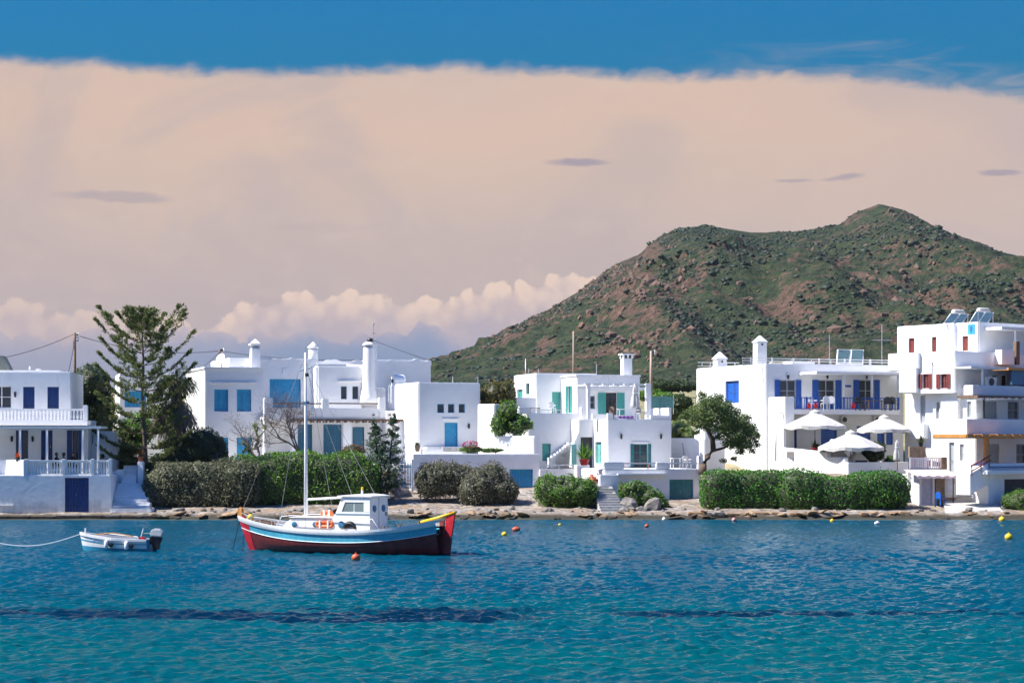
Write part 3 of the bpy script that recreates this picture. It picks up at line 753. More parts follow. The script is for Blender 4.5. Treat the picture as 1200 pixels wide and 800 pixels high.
# wavy whitewashed roof rims
def rim(x0, x1, y, w, bumps):
    q = MB(); n = 60; u0_, u1_ = F.u(x0, w), F.u(x1, w); top = []
    for i in range(n+1):
        x = x0+(x1-x0)*i/n; hh = sum(a*math.exp(-((x-c)/s_)**2) for c, a, s_ in bumps); top.append((u0_+(u1_-u0_)*i/n, F.z(y-hh, 0, w)))
    zb = F.z(y+3, 0, w); q.prism(top+[(u1_, zb), (u0_, zb)], w-.04, w+.5); q.build('roof_rim', WHITE, F.root)
rim(430, 505.5, 421.5, 5.5, [(459, 3.6, 5), (483, 2.5, 5), (489, 4, 4), (503, 3, 4), (436, 1.5, 6)])
rim(316, 371.5, 420, 2.4, [(326, 1.6, 3), (343, 2.4, 4), (368, 1.6, 5)])
rim(371, 428, 421.5, 4.4, [(392, 2.6, 6), (384, 1.5, 3), (420, 2.5, 6)])
F.chimney(299, 397, 431, 12, 2.2); F.chimney(367, 400.5, 422, 12, 5.5, 'round')
u, w, z = F.pt(432, 398, .55); zb = F.z(474, u, w)
q = MB(); H = z-zb; q.lathe(u, w, [(.72, zb), (.62, zb+H*.12), (.5, zb+H*.25), (.45, zb+H*.5), (.41, zb+H*.86), (.39, zb+H*.88)], 16); o = q.build('flue', WHITE, F.root, 0, True)
MB().lathe(u, w, [(.3, zb+H*.86), (.3, zb+H*.92)], 12).build('flue_vent', GREYP, o); MB().lathe(u, w, [(.5, zb+H*.915), (.46, zb+H*.93), (.3, zb+H*.96), (.2, zb+H*.965)], 14).build('flue_cap', WHITE, o, 0, True)
MB().ball((u+.12, w, zb+H*.99), .24, 10, 6, (1, 1, .8)).build('cowl', DARK, o, 0, True)
MB().box(u+.35, u+.8, w+.5, w+.9, zb, zb+H*.93).build('flue_pier', WHITE, F.root, .05)
q = MB(); q.tube([(u+.55, w+.7, zb+H*.9), (u+.55, w+.7, zb+H*1.27)], .03); q.ball((u+.55, w+.7, zb+H*1.25), .1); q.tube([(u+.3, w+.7, zb+H*1.05), (u+.8, w+.7, zb+H*1.05)], .02); q.tube([(u+.4, w+.6, zb+H*1.1), (u+.7, w+.8, zb+H*1.1)], .05); q.build('aerial', STEEL, F.root)
# first floor terrace
q = MB(); q.box(.5, F.u(483, -2), -6.6, -.42, 1.8, 3.35); q.build('paving', WHITE, F.root, .02)
TW = -2.2
slab(F, 'terrace_floor', WHITE, 309.5, 451, 488, 492.5, TW, 1.05, .02)
F.box('parapet', WHITE, 309.5, 451, 477.5, 488.2, TW-.02, TW+.22, .03)
for x0, x1, y0 in ((309.5, 320, 466), (377.5, 385.5, 467), (444, 452, 465.5)): F.box('terrace_post', WHITE, x0, x1, y0, 489.5, TW-.06, TW+.36, .05)
for x0, x1 in ((320, 377.5), (385.5, 444)): F.box('terrace_rail', WOOD, x0, x1, 471.7, 473.2, TW+.1, TW+.18)
# ground floor porch
F.block(309, 466, 489, 560, .6, 4, front=[('plank', 349, 497, 366, 540, TEALB), ('plank', 379, 497, 401, 540, TEALB), ('door', 413, 500, 427, 534, TEALB)])
for x0, x1 in ((309.5, 312), (341.5, 348), (402, 412), (466, 478)): F.box('porch_pillar', WHITE, x0, x1, 493, 560, TW+.05, TW+.6, .04)
F.box('porch_beam', WOOD, 340, 480, 490.5, 493, TW-.1, TW+.08)
for i in range(18): F.box('rafter_end', WOOD, 343+i*7.7, 345.2+i*7.7, 493, 495, TW-.35, TW+.6)
F.block(452, 483, 481, 560, -.4, 5, front=[('void', 474.5, 503, 480, 540)])
for x in (437, 456, 471): F.box('beam_stub', WOOD, x, x+2.2, 485, 487, (TW if x < 452 else -.4)-.12, (TW if x < 452 else -.4)+.05)
# ---------------- satellite dish
e = empty('satellite_dish', F.root.matrix_basis@Vector((*F.pt(259.5, 431, .8)[:2], F.pt(259.5, 431, .8)[2]-F.base)), 0, 'white satellite dish on the roof corner of the light blue shuttered villa', 'satellite dish')
q = MB(); prof = [(.03, .0), (.25, .03), (.42, .1), (.44, .11), (.42, .13), (.25, .06), (.02, .03)]; q.lathe(0, 0, prof, 18)
o = q.build('dish', WOODW, e, 0, True, (0, 0, .62), (R(70), 0, R(-35)))
MB().tube([(0, .1, 0), (0, .1, .6)], .04).build('mast', DARK, e); MB().tube([(0, 0, .3), (-.25, -.45, .6)], .02).build('feed_arm', DARK, e)
# ---------------- small cube house
F = Frame('cube_cottage', 490, 149, R(21), 2.0, 'plain white cube cottage with three tiny windows above a light blue door', 'house')
F.block(490, 563, 447.5, 560, 0, 7.2, front=[('dark', 512.5, 473, 520.5, 483.5, SKYB), ('dark', 525, 473, 532.5, 483.5, SKYB), ('dark', 537.5, 473, 545, 483.5, SKYB), ('door', 521, 495, 536.5, 523, SKYB)], bevel=.08)
F.ledge(519, 538, 490, 0, .1); F.lamp(549, 499)
u = F.u(490); w = 6.6
q = MB(); zt = F.z(447.5); q.prism([(w-1.0, zt-.5), (w+.2, zt-.5), (w+.2, zt+.35), (w, zt+.62), (w-.4, zt+.72), (w-.8, zt+.62), (w-1.0, zt+.35)], .05, .9, 'x'); o = q.build('chimney', WHITE, F.root, .05)
MB().box(-.02, .06, w-.55, w-.25, zt+.1, zt+.38).build('chimney_vent', INNER, o)
F.pole(530.5, 441, 449, 2); F.pole(560, 441, 449, 1.5)
F.box('step', WHITE, 500, 555, 523.5, 536, -1.0, 0, .04); F.box('bench', WHITE, 497, 520, 526.2, 536, -1.9, -1.1, .05); F.box('bench', CONC, 519, 545, 524.5, 527.5, -1.4, -1.02, .03)
# ---------------- terrace with arched boat store below the cottage
F = Frame('retaining_terrace', 484, 144.6, R(4), .9, 'white terrace wall with a light blue boat store door and tall lit upstand above it', 'wall')
F.block(484, 632, 531.5, 592, 0, 7, front=[('plank', 597, 549.5, 624.5, 587, SKYB)], rev=.28, bevel=.05)
a, _, zc = F.pt(626, 510, .1); b = F.z(531.5)
def skewwall(F, name, px, y0, y1, w, L, th, thick, px2=None):
    """a wall end at px on plane w, running back to the left at angle th from the front"""
    u, _, zt = F.pt(px, y0, w); zb = F.z(y1, u, w); c, s_ = -math.cos(th), math.sin(th)
    q = MB(); q.prism([(u, w), (u+c*L, w+s_*L), (u+c*L+thick*s_, w+s_*L-thick*c), (u+thick*.9, w+thick*.45)], zb, zt, 'z'); return q.build(name, WHITE, F.root, .05)
skewwall(F, 'upstand', 626, 510.5, 532, .05, 4.4, R(38), .5)
skewwall(F, 'upstand', 579.5, 473, 533, 3.2, 1.6, R(42), .5)
F.box('garden_wall', WHITE, 500, 560, 529, 533, .6, 1.0, .04)
F.box('door_sill', CONC, 594, 628, 587, 590, -.35, .02, .02)
# blue garden gate beside it
F = Frame('garden_gate', 467, 143.4, R(4), 1.2, 'light blue slatted garden gate between the conifer and the white terrace wall', 'gate')
for x in (466.5, 482): F.box('gate_post', WHITE, x, x+2.6, 538, 577, 0, .2, .02)
for i in range(7): F.box('slat', SKYB, 469.5+i*1.8, 470.7+i*1.8, 541.5, 572, .06, .1)
for y in (546, 566): F.box('cross_rail', SKYB, 469.2, 481.9, y, y+1.5, .1, .14)
# ---------------- house with sea green shutters
F = Frame('stepped_house', 712, 145.5, R(16), 1.0, 'white stepped house with sea green shutters, roof terraces and an outside stair', 'house')
F.block(628, 700, 437, 500, 9.5, 6, front=[('plank', 647, 459, 658.5, 486, TEAL)], left=[('shut', 606, 456, 612.5, 466, TEAL), ('dark', 616, 449, 620.5, 462, TEAL)])
F.block(619, 690, 484, 560, 5.0, 8, front=[('door', 635.5, 519.5, 645.5, 540, TEAL)])
F.box('parapet', WHITE, 603, 628, 465.5, 486, 9.0, 9.5, .05)
F.box('parapet', WHITE, 608, 621, 476, 485, 4.9, 5.3, .05)
F.rail(621, 664, 479.5, 485, 5.1, 3, WOODW, posts=(632, 652))
F.block(676, 750, 440, 500, 5.6, 7, front=[('glaz', 690, 463.5, 697.5, 479, DARK, GREYP), ('open', 710, 460, 722.5, 486, TEAL, DARK, .6)], left=[('open', 665, 452, 669, 484, TEAL, None, .3)])
slab(F, 'roof_edge', WHITE, 675, 751, 438.6, 440.6, 5.55, 12)
F.chimney(734, 414.5, 440, 13.5, 8.0, 'slot'); F.pole(699, 426, 440, 7); F.pole(619.5, 432, 438, 10.5); F.pole(631, 432, 438, 10.5)
# roof terrace and its pergola
F.block(712, 787, 490.5, 560, 0, 7.5, front=[('open', 742.5, 520, 759, 549, DTEAL, None, .22)], left=[('door', 697.5, 517.5, 705, 543, PTEAL)], bevel=.05)
F.box('parapet', WHITE, 712, 718.5, 484, 491, 0, .3, .03); F.box('parapet', WHITE, 762, 787, 486.5, 491, .02, .25, .03); F.box('parapet', WHITE, 783.5, 787, 477.5, 491, .3, 3.5, .03)
u9 = F.u(698, 3.0)
F.box('parapet', WHITE, 681, 690, 477, 500, 4.0, 4.4, .04); F.box('parapet', WHITE, 694, 713, 485, 500, 3.2, 3.5, .04)
for x0, x1, w_ in ((688.5, 692, 2.2), (757.5, 763, 2.2)): F.box('pergola_post', WOODW if x0 < 700 else WHITE, x0, x1, 449, 491, w_, w_+.35, .02)
F.box('pergola_beam', WOODW, 686, 763, 449, 451.2, 2.15, 2.35); F.box('pergola_beam', WOODW, 681, 763, 453, 456.5, 5.2, 5.4)
for i in range(6): F.box('pergola_rafter', WOODW, 694+i*12.5, 696+i*12.5, 449.4, 451, 2.0, 5.5)
F.lamp(727.5, 511); F.lamp(774, 511); F.ledge(740, 761, 517.5, 0, .06)
F.pole(712.8, 440, 452, 5.2, .02)
# stair wing
F.block(678, 697, 491, 565, 3.2, 3, front=[('void', 680.5, 512, 694.5, 548)])
q = MB(); u0, _, z0 = F.pt(668, 519, 3.6); u1, _, z1 = F.pt(678.5, 500, 3.6); zb = F.z(548, u0, 3.6)
q.prism([(u0, zb), (u1, zb), (u1, z1), (u0+.15, z0)], 3.2, 3.8); q.build('stair_parapet', WHITE, F.root, .04)
for i in range(8):
    x = 644.5+i*3.1; F.box('stair_step', WHITE, x, 669, 538.5-i*2.5-2.5, 548, 4.2, 5.0-.002*i, .01)
F.box('cellar_door', PTEAL, 669.8, 675.6, 520.5, 546, 3.1, 3.19, .01)
F.box('garden_wall', WHITE, 632.5, 676, 549.5, 566, .9, 1.3, .04); F.box('garden_rail', WOODW, 632.5, 676, 544.2, 545.4, 1.05, 1.15)
for x in (640, 655, 670): F.pole(x, 544.5, 550, 1.1, .03, WOODW, 'rail_post')
F.box('pier', WHITE, 675.5, 691.5, 544.5, 580, .3, .9, .05)
# lower terrace with boat store
F.block(708, 821.5, 549.5, 606, -5.2, 5.1, front=[('plank', 784.5, 561.5, 812.5, 593, DTEAL)], rev=.25, name='boat_store_wall')
for x0, x1, y0 in ((708, 731, 541), (769.5, 785, 541.5), (818.4, 821.5, 534)): F.box('parapet', WHITE, x0, x1, y0, 549.6, -5.18, -4.85, .03)
for x0, x1 in ((731, 769.5), (785, 818.4)): F.box('terrace_rail', WOODW, x0, x1, 542, 543.6, -5.1, -4.98)
F.box('ledge', WHITE, 724, 782, 554.5, 557, -5.5, -5.21, .03); F.box('buttress', WHITE, 703, 725, 556, 606, -5.55, -5.21, .04)
F.box('plinth', CONC, 781, 824.5, 593.5, 600, -6.0, -5.21, .03)
st = empty('shore_stairs', PT(716, 601, 135.2), 0, 'grey stone stairs running from the rocks up past the sea green boat store', 'steps'); ROOTZ[st.name] = 0
steps(st, 'step', CONC, PT(720, 602, 134.8), PT(704, 566, 140.2), 12, 1.75, 1.35, 0.0)
steps(st, 'tiled_step', plain('red_tile', (.48, .16, .09), .7), PT(703.5, 566, 140.3), PT(697, 553, 143.4), 5, .9, .75, .9)
for i in range(6): wpart(st, 'side_wall', WHITE, 711+i*3.4, 715+i*3.4, 564+i*6.6, 606, 140-i*.85, .9, .03)
F2 = Frame('lit_garden_wall', 826, 147, R(45), 2.4, 'sunlit white garden wall between the stepped house and the leaning pine', 'wall')
F2.block(826, 850, 513, 556, 0, 3.4, bevel=.05); F2.block(826, 845, 499, 530, .3, 1.0, bevel=.05)
q = MB(); w_ = F2.w(800); q.tube([(-.03, w_, F2.z(519, 0, w_)), (-.03, w_-.15, F2.z(533, 0, w_)), (-.03, w_-.5, F2.z(537, 0, w_))], .04); q.build('hose', GREYC, F2.root)
# ---------------- house with royal blue shutters
F = Frame('balcony_house', 897, 150, R(20), 2.2, 'white two storey house with royal blue shutters, blue balcony railing and long porch roof', 'house')
F.block(897, 1059, 426, 570, 0, 4.4, front=[('open', 914, 445, 932.5, 482, ROYAL, GREYP, .42), ('open', 959, 445, 978.5, 482, ROYAL, GREYP, .5), ('open', 1006.5, 445, 1024, 482, ROYAL, GREYP, .46),
        ('shut', 922, 498, 934, 530, ROYAL), ('shut', 962, 498, 981, 530, ROYAL), ('shut', 1004, 499, 1020, 530, ROYAL), ('shut', 1028, 503, 1036, 521, ROYAL), ('shut', 1038.5, 503, 1046.5, 521, ROYAL)])
for x in (923, 969, 1015): F.lamp(x, 441)
F.block(869, 1040, 427.5, 570, 4.42, 8, left=[('door', 850, 446, 867, 472, ROYAL)], name='rear_wing')
F.box('sign_plate', ROYAL, 988.5, 997.5, 451, 453.5, -.04, -.005)
EW = -2.6
F.block(920, 1055, 479, 485, EW, 2.55, bevel=.02, name='balcony_floor')
F.rail(921, 1053.5, 465, 479, EW+.1, 40, ROYAL, posts=(921.5, 945, 958, 989, 1021, 1046, 1053))
F.block(919.5, 931, 464.5, 580, EW-.05, 2.6, bevel=.05, name='buttress')
slab(F, 'porch_roof', WOODW, 957, 1066, 434.8, 438, EW-.1, -.01, .015)
for x in (989, 1021.5, 1052.5): MB().tube([F.pt(x, 438, EW+.15), F.pt(x, 466, EW+.15)], .09, .09, 8).build('porch_post', WOODW, F.root, 0, True)
MB().tube([F.pt(909, 540, EW+.2), F.pt(909, 487, EW+.2), F.pt(913, 483, EW+.2), F.pt(919, 483, EW+.2)], .08, .08, 8).build('drain_pipe', WOODW, F.root, 0, True)
F.chimney(890.5, 393, 428, 13, 2.6, 'pyramid'); F.chimney(843.5, 412, 450, 13, 9.0, 'pyramid')
F.rail(870, 1052, 419, 426, .6, 8, WOODW, 'roof_railing', posts=(880, 905, 930, 960, 990, 1020, 1050)); F.box('roof_rail', WOODW, 870, 1052, 421.8, 422.8, .62, .66)
F.rail(818, 866, 424, 429, 10.5, 5, WOODW, 'roof_railing')
F.box('roof_kerb', WHITE, 930, 955, 423, 426.5, 1.5, 4, .03); F.box('roof_kerb', plain('sand_render', (.62, .55, .38), .85), 905, 918, 424, 426.5, 1.5, 3, .03)
F.pole(972, 392, 427, 3); F.pole(1033.5, 380, 427, 3, .035); u, w, z = F.pt(1033.5, 398.5, 3); MB().tube([(u-.85, w, z), (u+.85, w, z)], .03).build('aerial_arm', STEEL, F.root)
def solar(F, px0, px1, yt, yb, w, n=2, tank=None, lean=None):
    u0, _, zb = F.pt(px0, yb, w); u1 = F.u(px1, w); zt = F.z(yt, u0, w+1.2); wd = (u1-u0)/n; lean = lean if lean is not None else .6
    e = empty('solar_panel', F.root.matrix_basis@Vector((u0, w, zb-F.base)), F.th)
    for i in range(n):
        a, b = i*wd+.04, (i+1)*wd-.04; h = zt-zb; q = MB()
        q.add([(a, 0, 0), (b, 0, 0), (b+lean, 1.2, h), (a+lean, 1.2, h), (a, .1, -.04), (b, .1, -.04), (b+lean, 1.3, h-.04), (a+lean, 1.3, h-.04)], [(0, 1, 2, 3), (4, 7, 6, 5), (0, 4, 5, 1), (1, 5, 6, 2), (2, 6, 7, 3), (3, 7, 4, 0)])
        f = q.build('collector_frame', WOODW, e); m = .07; q = MB(); lx = lambda t_: lean*t_
        q.add([(a+m, .06, .05), (b-m, .06, .05), (b-m+lean*.93, 1.12, h*.955), (a+m+lean*.93, 1.12, h*.955), (a+m, .05, .075), (b-m, .05, .075), (b-m+lean*.93, 1.10, h*.98), (a+m+lean*.93, 1.10, h*.98)], [(0, 3, 2, 1), (4, 5, 6, 7), (0, 1, 5, 4), (1, 2, 6, 5), (2, 3, 7, 6), (3, 0, 4, 7)])
        q.build('collector_glass', SOLARG, f)
        MB().box(b-.05+lean, b+lean, 1.25, 1.3, -.3, h).build('leg', STEEL, e)
    if tank:
        c = n*wd/2+lean*1.1; h = zt-zb; L = tank; prof = [(.05, 0), (.19, .03), (.22, .1), (.22, L-.1), (.19, L-.03), (.05, L)]
        q = MB(lambda x, y, z: (c-L/2+z, 1.55+x, h+.12+y)); q.lathe(0, 0, prof, 16); q.build('water_tank', CANVAS, e, 0, True)
    return e
SOLARG = glass('collector_glass', (.05, .085, .09))
tag(solar(F, 980, 1012, 409, 426, 1.8, 2, None, .75), 'pair of grey green solar collectors on the roof of the blue balcony house', 'solar panel')
# air conditioners under the balcony
def aircon(F, px, py, w, label, sc=1.0):
    u, _, z = F.pt(px, py, w); e = empty('air_conditioner', F.root.matrix_basis@Vector((u, w, z-F.base)), F.th, label, 'air conditioner')
    MB().box(-.4*sc, .4*sc, -.3, -.01, -.28*sc, .28*sc).build('case', WOODW, e, .02); MB(lambda x, y, z: (x, -.31-z, y)).lathe(-.08*sc, 0, [(.23*sc, 0), (.23*sc, .015), (.05, .02)], 14).build('fan_grille', DARK, e)
    MB().box(-.3*sc, -.25*sc, -.3, 0, -.36*sc, -.285*sc).build('bracket', STEEL, e); return e
aircon(F, 988.5, 491.5, 0, 'white air conditioner under the balcony beside the highest parasol', .85); aircon(F, 1027, 491.5, 0, 'white air conditioner under the balcony above the paired blue shutters', .85)
# terrace wall in front
F3 = Frame('terrace_wall', 994, 140.6, R(31), 1.6, 'white terrace wall around the parasols, sunlit on one side and shaded towards the sea', 'wall')
F3.block(994, 1065, 541.5, 590, 0, .35, bevel=.04)
L = F3.w(911); M_ = F3.w(970)
q = MB(); zt = F3.z(541.5)
za, zm, zn = F3.z(523.5, 0, L), F3.z(531, 0, M_), F3.z(529.5, 0, M_+.02)
q.prism([(.353, zt-4), (L, zt-4), (L, za), (M_+.05, zn), (M_, zm-.25), (.353, zt+.35)], 0, .35, 'x'); q.build('sunlit_wall', WHITE, F3.root, .04)
q = MB(); q.box(.36, F3.u(1065), .36, L, zt-2.5, zt-1.15); q.build('paving', WHITE, F3.root)
# parasols
def parasol(px, yt, ye, yb, Y, rad, label, n=8, vent=True):
    p = PT(px, yb, Y); zt = zrow(yt, Y)-p.z; ze = zrow(ye, Y)-p.z; e = empty('parasol', p, R(rnd.uniform(0, 40)), label, 'parasol', None)
    MB().lathe(0, 0, [(.3, 0), (.3, .06), (.08, .1), (.05, .3)], 12).build('base', CONC, e); MB().tube([(0, 0, .1), (0, 0, zt-.05)], .035, .03, 8).build('pole', WOOD, e, 0, True)
    q = MB(); V = []; m = 7
    for j in range(m+1):
        f = j/m
        for i in range(n*4):
            a = 2*math.pi*i/(n*4); k_ = abs((i % 4)-2)/2; sag = (1-k_)*.10*f*rad*.5; rr_ = rad*f*(1-.035*(1-k_)*f); V.append((rr_*math.cos(a), rr_*math.sin(a), zt-(zt-ze)*(f**1.12)-sag*.6))
    c = n*4; Fs = []
    for j in range(m): Fs += [(j*c+i, j*c+(i+1) % c, (j+1)*c+(i+1) % c, (j+1)*c+i) for i in range(c)]
    b0 = len(V)
    for i in range(c):
        x, y, z = V[m*c+i]; V.append((x*1.005, y*1.005, z-.24+.035*math.sin(i*1.7)))
    Fs += [(m*c+i, m*c+(i+1) % c, b0+(i+1) % c, b0+i) for i in range(c)]
    q.add(V, Fs); cn = q.build('canopy', CANVAS, e)
    sol = cn.modifiers.new('cloth', 'SOLIDIFY'); sol.thickness = .012
    MB().lathe(0, 0, [(.42, zt-.02-.17), (.36, zt+.02), (.06, zt+.16), (.02, zt+.2)], 12).build('vent_cap', CANVAS, cn)
    for i in range(n):
        a = 2*math.pi*(i+.5)/n; d = Vector((math.cos(a), math.sin(a), 0))
        MB().tube([Vector((0, 0, zt-.25)), d*rad*.5+Vector((0, 0, zt-(zt-ze)*.5-.1)), d*rad*.95+Vector((0, 0, ze-.03))], .014, .014, 4).build('rib', WOOD, e)
    return e
parasol(955, 482.5, 498.5, 541, 146.6, 2.3, 'white parasol whose canopy tops the terrace, in front of the leftmost ground floor blue shutters', 8)['label'] = 'white parasol nearest the drain pipe, shading the closed blue shutters under the balcony'
parasol(1036, 488.5, 502.5, 541, 146.4, 1.95, 'white parasol beside the neighbouring house, in front of the paired small blue shutters')
parasol(997, 506.5, 523.5, 552, 142.8, 2.3, 'lowest white parasol spread over the white barbecue chimneys on the terrace')
def closed_parasol(px, yt, yb, Y, r, label, mat=GREYC):
    p = PT(px, yb, Y); h = zrow(yt, Y)-p.z; e = empty('closed_parasol', p, 0, label, 'parasol')
    MB().tube([(0, 0, 0), (0, 0, h)], .03).build('pole', WOOD, e); q = MB(); V = []; n = 20; pr = [(.35, .04), (.3, .9), (.4, 1.0), (.6, .85), (.75, .55), (.78, .62), (.92, .5), (1.0, .08)]
    for f, s_ in pr: V += [(r*s_*(1+.22*math.sin(i*2.5*2*math.pi/n*2))*math.cos(2*math.pi*i/n), r*s_*(1+.22*math.sin(i*2.5*2*math.pi/n*2))*math.sin(2*math.pi*i/n), h*f) for i in range(n)]
    q.add(V, [(j*n+i, j*n+(i+1) % n, (j+1)*n+(i+1) % n, (j+1)*n+i) for j in range(len(pr)-1) for i in range(n)]); q.build('furled_canopy', mat, e, 0, True)
    MB().lathe(0, 0, [(r*.66, h*.745), (r*.66, h*.775)], 14).build('strap', WOODW, e); return e
closed_parasol(1051.5, 515, 552, 142.6, .24, 'furled grey parasol at the end of the shaded terrace wall')
closed_parasol(744.5, 451, 490, 147.6, .3, 'furled grey parasol on the roof terrace of the stepped house')
# barbecue chimneys
def bbq(px, yt, yb, Y, wd, label):
    p = PT(px, yb, Y); h = zrow(yt, Y)-p.z; e = empty('barbecue', p, R(25), label, 'barbecue')
    q = MB(); q.taper(0, 0, 0, h*.4, wd*1.5, wd*1.2, wd*1.35, wd*1.1); q.taper(0, 0, h*.4, h*.62, wd*1.3, wd*1.0, wd*.6, wd*.55); q.taper(0, 0, h*.62, h*.93, wd*.55, wd*.5, wd*.45, wd*.45); b = q.build('hood', WHITE, e, .04)
    MB().box(-wd*.5, wd*.5, -wd*.615, -wd*.55, h*.2, h*.38).build('fire_opening', INNER, e); MB().taper(0, 0, h*.93, h, wd*.7, wd*.6, wd*.6, wd*.5).build('chimney_cap', WHITE, b, .02); return e
bbq(980, 514.5, 548, 143.6, 1.05, 'white masonry barbecue with tapering hood near the kinked terrace wall'); bbq(1004, 521, 550, 143.0, .95, 'squat white masonry barbecue under the lowest parasol')
# ---------------- tall house with brick red shutters
F = Frame('apartment_house', 1143, 143.5, R(38), 1.6, 'tall white cubic house with brick red shutters, solar tanks and porches facing the sea', 'house')
F.block(1147, 1260, 377, 440, 2.0, F.w(1051, F.u(1147, 2.0))-2.0, left=[('shut', 1064.5, 396, 1071.5, 413.5, REDB), ('shut', 1091.5, 394.5, 1097.5, 412.5, REDB), ('shut', 1127.5, 393.5, 1134.5, 411, REDB)], bevel=.05)
u = F.u(1147, 2.0)
def lpx(px, uu): return F.w(px, uu)
def lbox(name, mat, pa, pb, y0, y1, uu, out, bevel=.03):      # box standing proud of a left face
    wa, wb = lpx(pb, uu), lpx(pa, uu); wm = (wa+wb)/2; return MB().box(uu-out, uu+.05, wa, wb, F.z(y1, uu, wm), F.z(y0, uu, wm)).build(name, mat, F.root, bevel)
lbox('bay', WHITE, 1105, 1120.5, 379, 413, u, .3)
lbox('tile_sign', SKYB, 1134.5, 1142.5, 380, 391.5, u, .04, 0); lbox('sign_emblem', plain('mosaic_dark', (.05, .12, .22), .5), 1137.5, 1139.6, 382.5, 389, u, .055, 0)
F.block(1119, 1260, 411, 460, 0, F.w(1060, F.u(1119))-.0, left=[('open', 1081, 438, 1088, 455, REDB, None, .32), ('open', 1102, 438, 1109.5, 455, REDB, None, .32)], front=[('dark', 1163, 440, 1168, 452, WOOD), ('dark', 1174, 440, 1180, 452, WOOD)], bevel=.05)
u = F.u(1119)
MB().box(u+.02, u+5, F.w(1060, u)+.01, F.w(1040, u), F.z(434, u, 5), F.z(411, u, 0)).build('wall', WHITE, F.root, .05)
lbox('bay', WHITE, 1063, 1079, 413.5, 432, u, .25); lbox('bay', WHITE, 1057, 1077, 430, 460, u, .3)
F.block(1143.5, 1260, 452.5, 600, -1.2, F.w(1060, F.u(1143.5, -1.2))+1.2, left=[('shut', 1096.5, 471, 1101, 491, GREYP), ('shut', 1133, 470, 1138, 489, GREYP), ('shut', 1124.5, 520, 1129.5, 540, GREYP), ('shut', 1078, 463, 1084.5, 496, GREYP), ('door', 1112, 518, 1118.5, 560, GREYP)],
        front=[('plank', 1153, 470, 1169, 496, GREYP), ('glaz', 1181, 470, 1194, 500, WOODW, GREYP), ('plank', 1159, 520, 1172, 545, GREYP), ('glaz', 1191, 520, 1203, 545, GREYP)], bevel=.05)
u = F.u(1143.5, -1.2); lbox('bay', WHITE, 1106, 1126, 454, 500, u, .35); lbox('balcony', WHITE, 1068, 1088, 496.5, 514, u, .5)
# porches on the sea side
F.box('parapet', WHITE, 1133, 1260, 490.5, 509, -3.2, -1.19, .03); F.box('roof_edge', WHITE, 1140, 1260, 451, 463, -2.0, -1.19, .03)
F.box('porch_beam', WOOD, 1146, 1260, 463, 466, -3.0, -1.2)
for i in range(9): F.box('rafter_end', WOODW, 1150+i*8, 1153+i*8, 466, 468, -3.05, -1.2)
F.box('porch_post', DARK, 1153, 1154.3, 466, 490, -3.0, -2.9)
for i in range(12): F.box('thatch_bundle', OCHRE, 1133+i*9, 1142.4+i*9, 508.5+.4*(i % 2), 513.5, -4.3, -1.3, .06)
F.box('porch_post', OCHRE, 1155.5, 1159.5, 513.5, 545, -4.1, -3.85, .02)
F.block(1158, 1260, 543, 600, -4.6, 1.3, front=[('void', 1177, 561, 1215, 590)], bevel=.04, name='lower_terrace')
F.box('lower_rail', TEALB, 1160, 1260, 546.5, 548, -4.75, -4.62); F.box('lower_ledge', WHITE, 1157, 1260, 551, 556, -5.1, -4.6, .03)
q = MB(); u1, w1, z1 = F.pt(1158, 541, -4.4); 
q.prism([(u1, z1), (u1-2.1, z1-.75), (u1-2.1, z1-2.2), (u1-.2, z1-1.5)], -4.6, -3.4); q.build('stair_parapet', WHITE, F.root, .03)
for k_, dz_ in ((0, .45), (1, .12)): MB().tube([(u1-.05, -4.65, z1+dz_), (u1-2.1, -4.65, z1-.75+dz_)], .045, .045, 6).build('stair_rail', REDB, F.root)
for f in (.1, .5, .95): MB().tube([(u1-2.1*f, -4.65, z1-.75*f-.2), (u1-2.1*f, -4.65, z1-.75*f+.5)], .04, .04, 6).build('stair_rail_post', REDB, F.root)
# upper porches
F.box('porch_roof', WOODW, 1174, 1260, 382.5, 386, .4, 2.0, .02); MB().tube([F.pt(1190, 386, .5), F.pt(1190, 412, .5)], .08).build('porch_post', WOODW, F.root)
F.box('parapet', WHITE, 1174, 1189, 409.5, 427, -.6, 0, .03); F.box('stove_pipe', WOOD, 1191, 1195, 400, 427, -.5, -.2)
F.box('porch_roof', WOODW, 1138, 1180, 429, 431.5, -2.0, -.01, .02); MB().tube([F.pt(1151.5, 431, -1.9), F.pt(1151.5, 452, -1.9)], .09).build('porch_post', WOODW, F.root)
F.box('reed_screen', OCHRE, 1182, 1260, 430.5, 433.5, -1.9, -.1); F.box('blind', TEALB, 1185.5, 1260, 434, 450.5, -1.7, -1.6)
MB().tube([F.pt(1146.5, 364, 1.9), F.pt(1146.5, 428, 1.9)], .035).build('roof_pole', STEEL, F.root)
MB().tube([F.pt(1092.5, 455, -1.3), F.pt(1092.5, 424, -1.3), F.pt(1094.5, 430, -1.3)], .03).build('roof_pole', STEEL, F.root)
tag(solar(F, 1106, 1128, 365.5, 378.5, 4.6, 2, 1.2, 2.2), 'solar water heater with white tank standing above the red shuttered bay', 'solar panel'); tag(solar(F, 1136, 1158, 363.5, 378, 3.6, 2, 1.2, 2.2), 'solar water heater with white tank beside the thin roof pole', 'solar panel')
aircon(F, 1159, 447.5, -1.0, 'grey air conditioner on the upper porch of the red shuttered house', 1.2)
